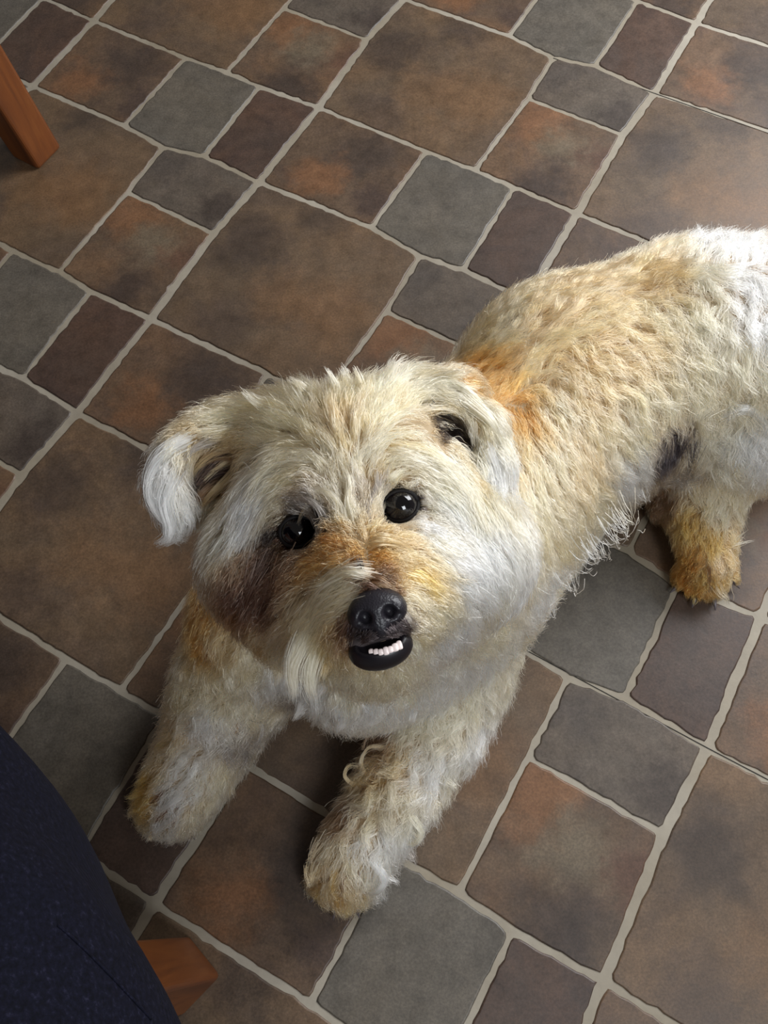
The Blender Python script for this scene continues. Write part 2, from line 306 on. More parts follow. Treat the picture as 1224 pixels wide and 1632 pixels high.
# ------------------------------------------------------------------ signed distance modelling
class Field:
    def __init__(s, lo, hi, h):
        s.h = h; s.lo = np.array(lo, float); n = np.ceil((np.array(hi) - s.lo) / h).astype(int) + 1
        s.n = n; s.F = np.full(n, 0.05, np.float32)
    def sub(s, lo, hi):
        a = np.clip(np.floor((lo - s.lo) / s.h).astype(int), 0, s.n); b = np.clip(np.ceil((hi - s.lo) / s.h).astype(int) + 1, 0, s.n)
        sl = tuple(slice(x, y) for x, y in zip(a, b))
        ax = [(s.lo[i] + s.h * np.arange(a[i], b[i])).astype(np.float32) for i in range(3)]
        return sl, np.meshgrid(*ax, indexing='ij')
    def put(s, sl, d, k, mode):
        f = s.F[sl]
        if mode == 'add':
            hh = np.maximum(k - np.abs(f - d), 0) / k; s.F[sl] = np.minimum(f, d) - hh * hh * k * 0.25
        else:
            d = -d; hh = np.maximum(k - np.abs(f - d), 0) / k; s.F[sl] = np.maximum(f, d) + hh * hh * k * 0.25
    def cone(s, p, q, r0, r1, k=0.02, mode='add'):
        p, q = np.array(p, float), np.array(q, float); m = max(r0, r1) + 0.04
        sl, (X, Y, Z) = s.sub(np.minimum(p, q) - m, np.maximum(p, q) + m)
        if X.size == 0: return
        v = q - p; L2 = v @ v + 1e-12
        t = np.clip(((X - p[0]) * v[0] + (Y - p[1]) * v[1] + (Z - p[2]) * v[2]) / L2, 0, 1)
        d = np.sqrt((X - p[0] - t * v[0]) ** 2 + (Y - p[1] - t * v[1]) ** 2 + (Z - p[2] - t * v[2]) ** 2) - (r0 + (r1 - r0) * t)
        s.put(sl, d, k, mode)
    def ell(s, c, ax, rad, k=0.015, mode='add'):     # ax rows = unit axes
        c = np.array(c, float); ax = np.array(ax); rad = np.array(rad, float); m = rad.max() + 0.04
        sl, (X, Y, Z) = s.sub(c - m, c + m)
        if X.size == 0: return
        q = [((X - c[0]) * ax[i][0] + (Y - c[1]) * ax[i][1] + (Z - c[2]) * ax[i][2]) for i in range(3)]
        k0 = np.sqrt(sum((q[i] / rad[i]) ** 2 for i in range(3))); k1 = np.sqrt(sum((q[i] / rad[i] ** 2) ** 2 for i in range(3))) + 1e-9
        s.put(sl, k0 * (k0 - 1) / k1, k, mode)
    def chain(s, pts, k=0.02, mode='add'):
        for (p, r), (q, r2) in zip(pts[:-1], pts[1:]): s.cone(p, q, r, r2, k, mode)
    def sample(s, P):
        g = (P - s.lo) / s.h; g = np.clip(g, 0, np.array(s.n) - 1.001); i = g.astype(int); f = (g - i).astype(np.float32)
        x, y, z = i.T; fx, fy, fz = f.T; F = s.F
        def L(a, b, t): return a + (b - a) * t
        return L(L(L(F[x, y, z], F[x + 1, y, z], fx), L(F[x, y + 1, z], F[x + 1, y + 1, z], fx), fy),
                 L(L(F[x, y, z + 1], F[x + 1, y, z + 1], fx), L(F[x, y + 1, z + 1], F[x + 1, y + 1, z + 1], fx), fy), fz)
    def grad(s, P):
        e = s.h
        G = np.stack([s.sample(P + e * np.eye(3)[i]) - s.sample(P - e * np.eye(3)[i]) for i in range(3)], -1)
        return G / (np.linalg.norm(G, axis=1)[:, None] + 1e-9)
    def mesh(s):
        F = s.F; I = F < 0; n = np.array(F.shape)
        cs = [(i, j, k) for i in (0, 1) for j in (0, 1) for k in (0, 1)]
        cut = lambda A, c: A[c[0]:n[0] - 1 + c[0], c[1]:n[1] - 1 + c[1], c[2]:n[2] - 1 + c[2]]
        cnt = sum(cut(I, c).astype(np.int8) for c in cs); act = (cnt > 0) & (cnt < 8)
        idx = -np.ones(act.shape, np.int64); ids = np.argwhere(act); idx[act] = np.arange(len(ids))
        acc = np.zeros((len(ids), 3)); w_ = np.zeros(len(ids))
        for a in range(8):
            for b in range(a + 1, 8):
                ca, cb = np.array(cs[a]), np.array(cs[b])
                if abs(ca - cb).sum() != 1: continue
                fa = F[tuple((ids + ca).T)]; fb = F[tuple((ids + cb).T)]; x = (fa < 0) != (fb < 0)
                t = np.where(x, fa / np.where(x, fa - fb, 1), 0)
                acc += np.where(x[:, None], ca + (cb - ca) * t[:, None], 0); w_ += x
        V = s.lo + s.h * (ids + acc / w_[:, None])
        Q = []
        for ax in range(3):
            o = np.zeros(3, int); o[ax] = 1; u, v = [d for d in range(3) if d != ax]
            A = I[:n[0] - o[0], :n[1] - o[1], :n[2] - o[2]]; B = I[o[0]:, o[1]:, o[2]:]
            e = np.argwhere(A != B); e = e[(e[:, u] > 0) & (e[:, v] > 0) & (e[:, u] < n[u] - 1) & (e[:, v] < n[v] - 1)]
            ins = A[tuple(e.T)]
            du = np.zeros(3, int); du[u] = 1; dv = np.zeros(3, int); dv[v] = 1
            q = np.stack([idx[tuple((e - du - dv).T)], idx[tuple((e - dv).T)], idx[tuple(e.T)], idx[tuple((e - du).T)]], 1)
            flip = ins if ax != 1 else ~ins
            q[~flip] = q[~flip][:, ::-1]; Q.append(q)
        return V, np.concatenate(Q)
def np_mesh(name, V, Q, mat=None, parent=None):
    me = bpy.data.meshes.new(name); me.vertices.add(len(V)); me.vertices.foreach_set('co', V.astype(np.float32).ravel())
    me.loops.add(Q.size); me.loops.foreach_set('vertex_index', Q.astype(np.int32).ravel())
    me.polygons.add(len(Q)); me.polygons.foreach_set('loop_start', np.arange(0, Q.size, 4, dtype=np.int32))
    me.polygons.foreach_set('use_smooth', np.ones(len(Q), bool))
    me.update(calc_edges=True); me.validate()
    o = bpy.data.objects.new(name, me); COL.objects.link(o)
    if mat: me.materials.append(mat)
    if parent: keep(o, parent)
    return o

# ------------------------------------------------------------------ the sitter's leg in dark jeans
E1, EM, E2 = Wp(2, 1165, 0.50), Wp(84, 1368, 0.505), Wp(225, 1635, 0.51)
def left_of(p, q, r):
    a = q - p; a /= np.linalg.norm(a); n = np.array([a[1], -a[0], 0]); n /= np.linalg.norm(n)
    return (n if n[0] < 0 else -n) * r
ax_ = (EM - E1) / np.linalg.norm(EM - E1); ax2 = (E2 - EM) / np.linalg.norm(E2 - EM)
knee = E1 - ax_ * 0.20 + left_of(E1, EM, 0.075); mid0 = EM + left_of(E1, E2, 0.083); mid = E2 + left_of(EM, E2, 0.088); hip = E2 + ax2 * 0.26 + left_of(EM, E2, 0.10)
ankle = Wp(-260, 900, 0.10)
pf = Field(np.minimum(np.minimum(hip, knee), ankle) - 0.13, np.maximum(np.maximum(hip, knee), ankle) + 0.13, 0.006)
pf.chain([(hip, 0.092), (mid, 0.086), (mid0, 0.082), (knee, 0.068)], 0.03)
pf.chain([(knee, 0.068), (knee * 0.55 + ankle * 0.45 + np.array([0, -0.012, 0]), 0.062), (ankle, 0.055)], 0.03)
pf.cone(ankle - np.array([0, 0, 0.04]), ankle - np.array([0, 0, 0.25]), 0.1, 0.1, 0.004, 'cut')
V, Q = pf.mesh()
wv = 0.0022 * np.sin(V[:, 0] * 55 + V[:, 1] * 31 + 2 * np.sin(V[:, 1] * 23)) + 0.0015 * np.sin(V[:, 1] * 90 - V[:, 2] * 70)
V = V + pf.grad(V) * wv[:, None]
person = empty('person', (ankle[0], ankle[1], 0)); person['category'] = 'person'
person['label'] = 'seated person in dark navy jeans, only one leg showing at the lower left corner'
np_mesh('trouser_leg', V, Q, M_DENIM, person)
M_THREAD = simple('navy_seam_thread', (0.075, 0.075, 0.115), 0.9)
def tube(name, pts, r, mat, parent, n=8):
    pts = [np.array(p, float) for p in pts]; V = []; F = []
    for i, p in enumerate(pts):
        tn = pts[min(i + 1, len(pts) - 1)] - pts[max(i - 1, 0)]; tn /= np.linalg.norm(tn)
        a = np.cross(tn, [0.3, 0.2, 0.9]); a /= np.linalg.norm(a); b = np.cross(tn, a)
        rr = r[i] if isinstance(r, (list, tuple)) else r
        for q in range(n): V.append(p + rr * (a * cos(2 * pi * q / n) + b * sin(2 * pi * q / n)))
    for i in range(len(pts) - 1):
        for q in range(n): F.append((i * n + q, i * n + (q + 1) % n, (i + 1) * n + (q + 1) % n, (i + 1) * n + q))
    F.append(tuple(range(n))[::-1]); F.append(tuple((len(pts) - 1) * n + q for q in range(n)))
    o = mesh_obj(name, V, F, mat, None, True)
    if parent is not None: keep(o, parent)
    return o
pbv = BVHTree.FromPolygons([tuple(v) for v in V], [tuple(q) for q in Q])
def hit(bvh, px, py):
    d = ray(px, py); d = d / np.linalg.norm(d)
    r = bvh.ray_cast(Vector(CAM), Vector(d))
    return (np.array(r[0]), np.array(r[1])) if r[0] is not None else (None, None)
sp = []
for t_ in np.linspace(0, 1, 22):
    p, n_ = hit(pbv, 90 + 150 * t_, 1475 + 150 * t_ ** 1.1)
    if p is not None: sp.append(p + n_ * 0.0002)
if len(sp) > 3: tube('seam', [p - np.array([0, 0, 0.0001]) for p in sp], 0.0004, M_DENIM, person, 6)
# shoe under the trouser hem, out of the picture
sf = Field(ankle - np.array([0.09, 0.10, 0.10]), ankle + np.array([0.09, 0.24, 0.08]), 0.005)
g0 = np.array([ankle[0], ankle[1], 0.0])
sf.chain([(g0 + [0, -0.02, 0.045], 0.040), (g0 + [0, 0.06, 0.042], 0.040), (g0 + [0, 0.15, 0.034], 0.033)], 0.02)
sf.cone(g0 + [0, 0, 0.10], g0 + [0, 0, 0.06], 0.038, 0.040, 0.02)
V, Q = sf.mesh(); V[:, 2] = np.maximum(V[:, 2], 0.0006)
np_mesh('shoe', V, Q, simple('dark_shoe_leather', (0.10, 0.09, 0.09), 0.5), person)

# ------------------------------------------------------------------ the dog: one body
E3 = np.eye(3)
R3, U3, F3 = RIGHT, UP, -FWD       # right, up, towards the lens (only used to turn the head the way it faces)
roll = radians(14); HX = R3 * cos(roll) + U3 * sin(roll); HY = -R3 * sin(roll) + U3 * cos(roll); HZ = F3.copy()
dog = empty('dog', tuple(Wp(800, 800, 0)))
dog['label'] = 'small shaggy cream and tan dog lying on the tiled floor, looking up'; dog['category'] = 'dog'
H = 0.003
bf = Field((-0.32, -0.40, -0.01), (0.66, 0.36, 0.41), H)
# trunk
TR = [(Wp(600, 1010, 0.115), 0.058), (Wp(660, 930, 0.115), 0.072), (Wp(752, 795, 0.105), 0.085), (Wp(912, 632, 0.098), 0.091),
      (Wp(1098, 572, 0.098), 0.091), (Wp(1225, 560, 0.095), 0.084), (Wp(1330, 570, 0.085), 0.06)]
bf.chain(TR, 0.03)
# neck
bf.chain([(Dp(585, 800, 0.60), 0.050), (Wp(640, 880, 0.19), 0.060), (Wp(690, 880, 0.13), 0.075)], 0.04)
bf.cone(Wp(560, 1060, 0.135), Wp(600, 1000, 0.13), 0.040, 0.055, 0.03)
# dog's left foreleg (right in the picture)
LL = [(Wp(765, 900, 0.095), 0.055), (Wp(725, 1060, 0.055), 0.040), (Wp(690, 1160, 0.042), 0.032), (Wp(632, 1265, 0.036), 0.026),
      (Wp(582, 1335, 0.030), 0.022), (Wp(556, 1382, 0.024), 0.023)]
bf.chain(LL, 0.02)
for dx, dy in ((-34, 30), (-12, 44), (12, 42), (32, 26)):
    bf.cone(Wp(556 + dx * .5, 1384 + dy * .4, 0.022), Wp(552 + dx, 1380 + dy, 0.013), 0.012, 0.0100, 0.008)
# dog's right foreleg (left in the picture)
RL = [(Wp(430, 990, 0.12), 0.052), (Wp(370, 1090, 0.075), 0.038), (Wp(342, 1155, 0.050), 0.030), (Wp(312, 1218, 0.036), 0.025),
      (Wp(286, 1260, 0.028), 0.022), (Wp(274, 1280, 0.024), 0.022)]
bf.cone(Wp(600, 960, 0.12), Wp(430, 990, 0.12), 0.06, 0.052, 0.03)
bf.chain(RL, 0.02)
for dx, dy in ((-38, 8), (-26, 28), (-4, 36), (20, 30)):
    bf.cone(Wp(274 + dx * .5, 1278 + dy * .4, 0.022), Wp(272 + dx, 1276 + dy, 0.013), 0.012, 0.0100, 0.008)
# hind legs: the near one shows thigh and foot, the far one only a bit of its foot
HL = [(Wp(1190, 610, 0.11), 0.070), (Wp(1175, 690, 0.085), 0.045), (Wp(1130, 760, 0.052), 0.027), (Wp(1122, 830, 0.036), 0.022), (Wp(1128, 895, 0.026), 0.021)]
bf.chain(HL, 0.02)
bf.cone(Wp(1190, 650, 0.10), Wp(1225, 725, 0.075), 0.045, 0.026, 0.02)
for dx, dy in ((-32, 28), (-12, 40), (8, 42), (28, 22)):
    bf.cone(Wp(1128 + dx * .5, 890 + dy * .4, 0.022), Wp(1126 + dx, 892 + dy, 0.012), 0.012, 0.0095, 0.008)
bf.chain([(Wp(1120, 690, 0.06), 0.035), (Wp(1085, 760, 0.032), 0.020), (Wp(1066, 808, 0.020), 0.015)], 0.015)
# other hind leg and tail beyond the frame
bf.chain([(Wp(1290, 560, 0.07), 0.055), (Wp(1300, 480, 0.05), 0.035), (Wp(1230, 420, 0.03), 0.022)], 0.02)
bf.chain([(Wp(1340, 540, 0.11), 0.022), (Wp(1400, 470, 0.08), 0.016), (Wp(1440, 400, 0.04), 0.010)], 0.02)
# head
sk = Dp(573, 765, 0.560)
bf.ell(sk, [HX, HY, HZ], (0.062, 0.055, 0.058), 0.02)
bf.cone(Dp(500, 800, 0.525), Dp(472, 790, 0.53), 0.024, 0.022, 0.02)
bf.cone(Dp(615, 765, 0.525), Dp(650, 765, 0.53), 0.024, 0.022, 0.02)
bf.cone(Dp(430, 900, 0.555), Dp(500, 960, 0.545), 0.038, 0.038, 0.03)
bf.cone(Dp(735, 880, 0.555), Dp(680, 930, 0.545), 0.040, 0.038, 0.03)
bf.chain([(Dp(560, 840, 0.525), 0.034), (Dp(585, 910, 0.495), 0.028), (Dp(600, 960, 0.474), 0.0165)], 0.02)       # bridge
bf.cone(Dp(530, 960, 0.51), Dp(578, 1000, 0.484), 0.030, 0.017, 0.015)
bf.cone(Dp(660, 930, 0.51), Dp(632, 988, 0.482), 0.030, 0.015, 0.015)
bf.chain([(Dp(605, 1020, 0.490), 0.013), (Dp(600, 1010, 0.53), 0.030), (Dp(590, 960, 0.58), 0.04)], 0.015)     # lower jaw
# eye sockets
EYES = [(Dp(475, 847, 0.5075), 0.0100), (Dp(638, 806, 0.5055), 0.0100)]
for c_, r_ in EYES: bf.cone(c_, c_ + HZ * 0.03, r_ * 1.12, r_ * 1.35, 0.006, 'cut')
# ears: folded flaps with a hollow
LE = [HX * cos(0.5) + HY * sin(0.5), -HX * sin(0.5) + HY * cos(0.5), HZ]
bf.cone(Dp(455, 705, 0.565), Dp(365, 695, 0.575), 0.029, 0.018, 0.02)
bf.ell(Dp(330, 752, 0.572), LE, (0.031, 0.028, 0.010), 0.010)
bf.chain([(Dp(365, 682, 0.568), 0.010), (Dp(315, 700, 0.562), 0.009), (Dp(280, 730, 0.555), 0.0085), (Dp(268, 772, 0.552), 0.008), (Dp(282, 818, 0.551), 0.006)], 0.010)
bf.ell(Dp(342, 756, 0.553), LE, (0.024, 0.015, 0.012), 0.006, 'cut')
bf.cone(Dp(670, 660, 0.575), Dp(720, 640, 0.58), 0.026, 0.018, 0.02)
REa = [HX * cos(-0.9) + HY * sin(-0.9), -HX * sin(-0.9) + HY * cos(-0.9), HZ]
bf.ell(Dp(735, 712, 0.580), REa, (0.031, 0.024, 0.010), 0.010)
bf.chain([(Dp(660, 634, 0.563), 0.010), (Dp(722, 636, 0.558), 0.010), (Dp(765, 685, 0.555), 0.010), (Dp(780, 745, 0.554), 0.009), (Dp(772, 795, 0.556), 0.007)], 0.010)
bf.ell(Dp(718, 694, 0.556), REa, (0.026, 0.0135, 0.014), 0.005, 'cut')
V, Q = bf.mesh()
V[:, 2] = np.maximum(V[:, 2], 0.001)
tb = NT('dog_skin'); tc = tb.node('ShaderNodeTexCoord')
c = tb.ramp(tb.noise(tc.outputs['Object'], 14, 4), [(0.35, srgb((0.62, 0.53, 0.41))), (0.7, srgb((0.72, 0.64, 0.52)))])
tb.link(c, tb.b.inputs['Base Color']); tb.b.inputs['Roughness'].default_value = 0.9
body = np_mesh('body', V, Q, tb.m, dog)
BV = BVHTree.FromPolygons([tuple(v) for v in V], [tuple(q) for q in Q])
# ------------------------------------------------------------------ face parts
M_NOSE = simple('wet_black_nose', (0.105, 0.095, 0.115), 0.42, 0.5)
t = NT('nose_leather'); tc = t.node('ShaderNodeTexCoord'); vo = t.node('ShaderNodeTexVoronoi'); vo.inputs['Scale'].default_value = 900
t.link(tc.outputs['Object'], vo.inputs['Vector']); t.b.inputs['Base Color'].default_value = (*srgb((0.12, 0.11, 0.135)), 1)
t.b.inputs['Roughness'].default_value = 0.40; t.bump(vo.outputs['Distance'], 0.35, 0.0004); M_NOSE = t.m
M_LIP = simple('black_lip', (0.085, 0.07, 0.09), 0.38, 0.45)
M_LID = simple('dark_eyelid', (0.065, 0.05, 0.05), 0.65, 0.3)
M_TOOTH = simple('pinkish_tooth', (1.0, 0.93, 0.91), 0.3)
M_GUM = simple('gum', (0.45, 0.22, 0.24), 0.4)
M_CLAW = simple('grey_claw', (0.36, 0.33, 0.34), 0.3)
M_PAD = simple('dark_paw_pad', (0.14, 0.12, 0.14), 0.7)
M_EYE = simple('dark_brown_eye', (0.045, 0.035, 0.05), 0.10, 0.35, **{'Coat Weight': 0.5, 'Coat Roughness': 0.02})
M_PUPIL = simple('black_pupil', (0.015, 0.013, 0.02), 0.08, 0.4, **{'Coat Weight': 0.5, 'Coat Roughness': 0.02})
def depth_at(px, py):
    p, _n = hit(BV, px, py)
    return (p - CAM) @ FWD
AX = [HX, HY, HZ]
dn = depth_at(600, 968)
nc = Dp(600, 970, dn + 0.001)
nf = Field(nc - 0.026, nc + 0.026, 0.0008)
nf.ell(nc, AX, (0.0135, 0.0105, 0.0105), 0.004)
nf.ell(nc + HX * 0.0075 - HY * 0.002 + HZ * 0.001, AX, (0.0075, 0.0070, 0.0085), 0.004)
nf.ell(nc - HX * 0.0075 - HY * 0.002 + HZ * 0.001, AX, (0.0075, 0.0070, 0.0085), 0.004)
nf.ell(nc - HY * 0.009 + HZ * 0.002, AX, (0.0045, 0.006, 0.007), 0.004)
for sg in (1, -1):
    q = nc + HX * sg * 0.0062 - HY * 0.0025 + HZ * 0.0095
    nf.ell(q, AX, (0.0031, 0.0036, 0.0055), 0.0025, 'cut')
    nf.cone(q, q + HX * sg * 0.006 - HY * 0.0035 - HZ * 0.002, 0.0018, 0.0010, 0.002, 'cut')
nf.cone(nc - HY * 0.003 + HZ * 0.0118, nc - HY * 0.014 + HZ * 0.009, 0.0009, 0.0010, 0.0015, 'cut')
V, Q = nf.mesh(); nose = np_mesh('nose', V, Q, M_NOSE, dog)
# muzzle skin under the nose and the black lower lip with its row of small teeth
dl = depth_at(606, 1035)
lc = Dp(606, 1030, dl - 0.0005)
lf = Field(lc - 0.032, lc + 0.032, 0.0009)
lf.ell(lc - HY * 0.0010, AX, (0.0168, 0.0112, 0.0105), 0.003)
oc = Dp(604, 1022, dl - 0.0115)
lf.ell(oc, AX, (0.0140, 0.0056, 0.009), 0.002, 'cut')
lf.ell(oc + HY * 0.009, AX, (0.024, 0.009, 0.012), 0.002, 'cut')
V, Q = lf.mesh(); lip = np_mesh('lower_lip', V, Q, M_LIP, dog)
lf2 = Field(lc - 0.032, lc + 0.032, 0.0009)
uc = Dp(603, 1008, dl + 0.002)
lf2.ell(uc, AX, (0.0145, 0.0050, 0.0095), 0.003)
lf2.ell(uc - HX * 0.011 - HY * 0.002, AX, (0.006, 0.0045, 0.008), 0.004); lf2.ell(uc + HX * 0.011 - HY * 0.002, AX, (0.006, 0.0045, 0.008), 0.004)
lf2.cone(uc + HZ * 0.0105 + HY * 0.006, uc + HZ * 0.0100 - HY * 0.006, 0.0008, 0.0008, 0.001, 'cut')
V, Q = lf2.mesh(); np_mesh('upper_lip', V, Q, simple('dark_muzzle_skin', (0.27, 0.235, 0.235), 0.8), dog)
gum = None
t0, t1 = Dp(588, 1041, dl - 0.0078), Dp(640, 1026, dl - 0.0078)
gf = Field(np.minimum(t0, t1) - 0.012, np.maximum(t0, t1) + 0.012, 0.0007)
gf.chain([(t0 - HY * 0.0022 - HZ * 0.0022, 0.0022), ((t0 + t1) / 2 - HY * 0.0028 - HZ * 0.002, 0.0020), (t1 - HY * 0.0022 - HZ * 0.0022, 0.0022)], 0.002)
V, Q = gf.mesh(); np_mesh('gum', V, Q, M_GUM, lip)
for q in range(7):
    f = (q + 0.5) / 7 + rng.uniform(-0.008, 0.008); c = t0 * (1 - f) + t1 * f + HZ * (0.0022 * (1 - (2 * f - 1) ** 2)) - HY * 0.0009 * (1 - (2 * f - 1) ** 2)
    tw_ = rng.uniform(0.0015, 0.00175)
    hgt = 0.0018 + 0.0004 * (q % 2) + (0.0006 if q in (0, 6) else 0)
    bm = bmesh.new(); bmesh.ops.create_uvsphere(bm, u_segments=12, v_segments=8, radius=1.0)
    for v in bm.verts:
        a = v.co.copy(); sx_ = tw_ * (1.0 - 0.12 * a.y)
        m = [math.copysign(abs(x) ** 0.55, x) for x in a]
        v.co = Vector(c + HX * m[0] * sx_ + HY * m[1] * hgt + HZ * m[2] * 0.0011)
    keep(bm_obj('tooth', bm, M_TOOTH), lip)
for (c_, r_), lean in zip(EYES, (0.1, -0.1)):
    bm = bmesh.new(); bmesh.ops.create_uvsphere(bm, u_segments=32, v_segments=20, radius=r_)
    for v in bm.verts: v.co = v.co + Vector(c_)
    eye = bm_obj('eye', bm, M_EYE); keep(eye, dog)
    # pupil: a shallow cap lying in the cornea
    vw = CAM - c_; vw /= np.linalg.norm(vw); a = np.cross(vw, HY); a /= np.linalg.norm(a); b = np.cross(vw, a)
    V = []; F = []
    for i in range(5):
        th = 0.55 * i / 4
        for q in range(20): V.append(c_ + (r_ + 0.00012) * (vw * cos(th) + sin(th) * (a * cos(2 * pi * q / 20) + b * sin(2 * pi * q / 20))))
    for i in range(4):
        for q in range(20): F.append((i * 20 + q, (i + 1) * 20 + q, (i + 1) * 20 + (q + 1) % 20, i * 20 + (q + 1) % 20))
    keep(mesh_obj('pupil', V, F, M_PUPIL, None, True), eye)
    # lids: a dark ring of skin around the ball, closer together at the corners
    pts = []; rad = []
    for q in range(25):
        an = 2 * pi * q / 24; x, y = cos(an) * r_ * 0.98, sin(an) * r_ * 0.82
        zz = math.sqrt(max(r_ * r_ - x * x - y * y, 0)) * 0.9 + 0.0005
        pts.append(c_ + HX * x + HY * y + HZ * zz); rad.append(0.0013)
    keep(tube('eyelid', pts, rad, M_LID, None, 10), eye)
# claws and pads
def claw(p, d, L=0.009, r=0.0022):
    p = np.array(p); d = np.array(d); d = d / np.linalg.norm(d)
    pts = [p + d * L * f + np.array([0, 0, -0.3 * L * f * f]) for f in np.linspace(-0.5, 1, 7)]
    for q_ in pts: q_[2] = max(q_[2], 0.0022)
    tube('claw', pts, [r, r, r * .95, r * .85, r * .65, r * .42, r * .15], M_CLAW, dog, 8)
for (px, py), offs in (((553, 1382), ((-34, 32), (-13, 48), (11, 46), (33, 28))), ((272, 1277), ((-40, 8), (-28, 30), (-5, 40), (21, 34))), ((1126, 893), ((-34, 30), (-13, 44), (9, 46), (30, 24)))):
    for dx, dy in offs:
        p = Wp(px + dx * 1.36, py + dy * 1.36, 0.008); d = Wp(px + dx, py + dy, 0) - Wp(px, py, 0)
        claw(p, d)
for px, py, r in ((1158, 905, 0.008), (1166, 885, 0.007), (1150, 925, 0.006)):
    bm = bmesh.new(); bmesh.ops.create_uvsphere(bm, u_segments=16, v_segments=10, radius=r)
    c_ = Wp(px, py, 0.0105)
    for v in bm.verts: v.co = Vector((v.co.x, v.co.y * 1.2, v.co.z * 0.9)) + Vector(c_)
    keep(bm_obj('paw_pad', bm, M_PAD), dog)

# ------------------------------------------------------------------ the coat
PAL = {'cream': (0.885, 0.79, 0.64), 'tan': (0.87, 0.69, 0.51), 'gold': (0.76, 0.57, 0.31), 'orange': (0.76, 0.53, 0.31), 'white': (0.93, 0.895, 0.84),
       'grey': (0.50, 0.47, 0.44), 'dark': (0.15, 0.125, 0.115), 'brown': (0.45, 0.345, 0.26), 'umber': (0.37, 0.285, 0.245), 'buff': (0.88, 0.755, 0.59), 'sand': (0.73, 0.60, 0.43),
       'inner': (0.23, 0.18, 0.165), 'belly': (0.21, 0.19, 0.21), 'straw': (0.92, 0.77, 0.585), 'amber': (0.62, 0.41, 0.18), 'black': (0.09, 0.075, 0.08), 'fuzz': (0.24, 0.21, 0.215)}
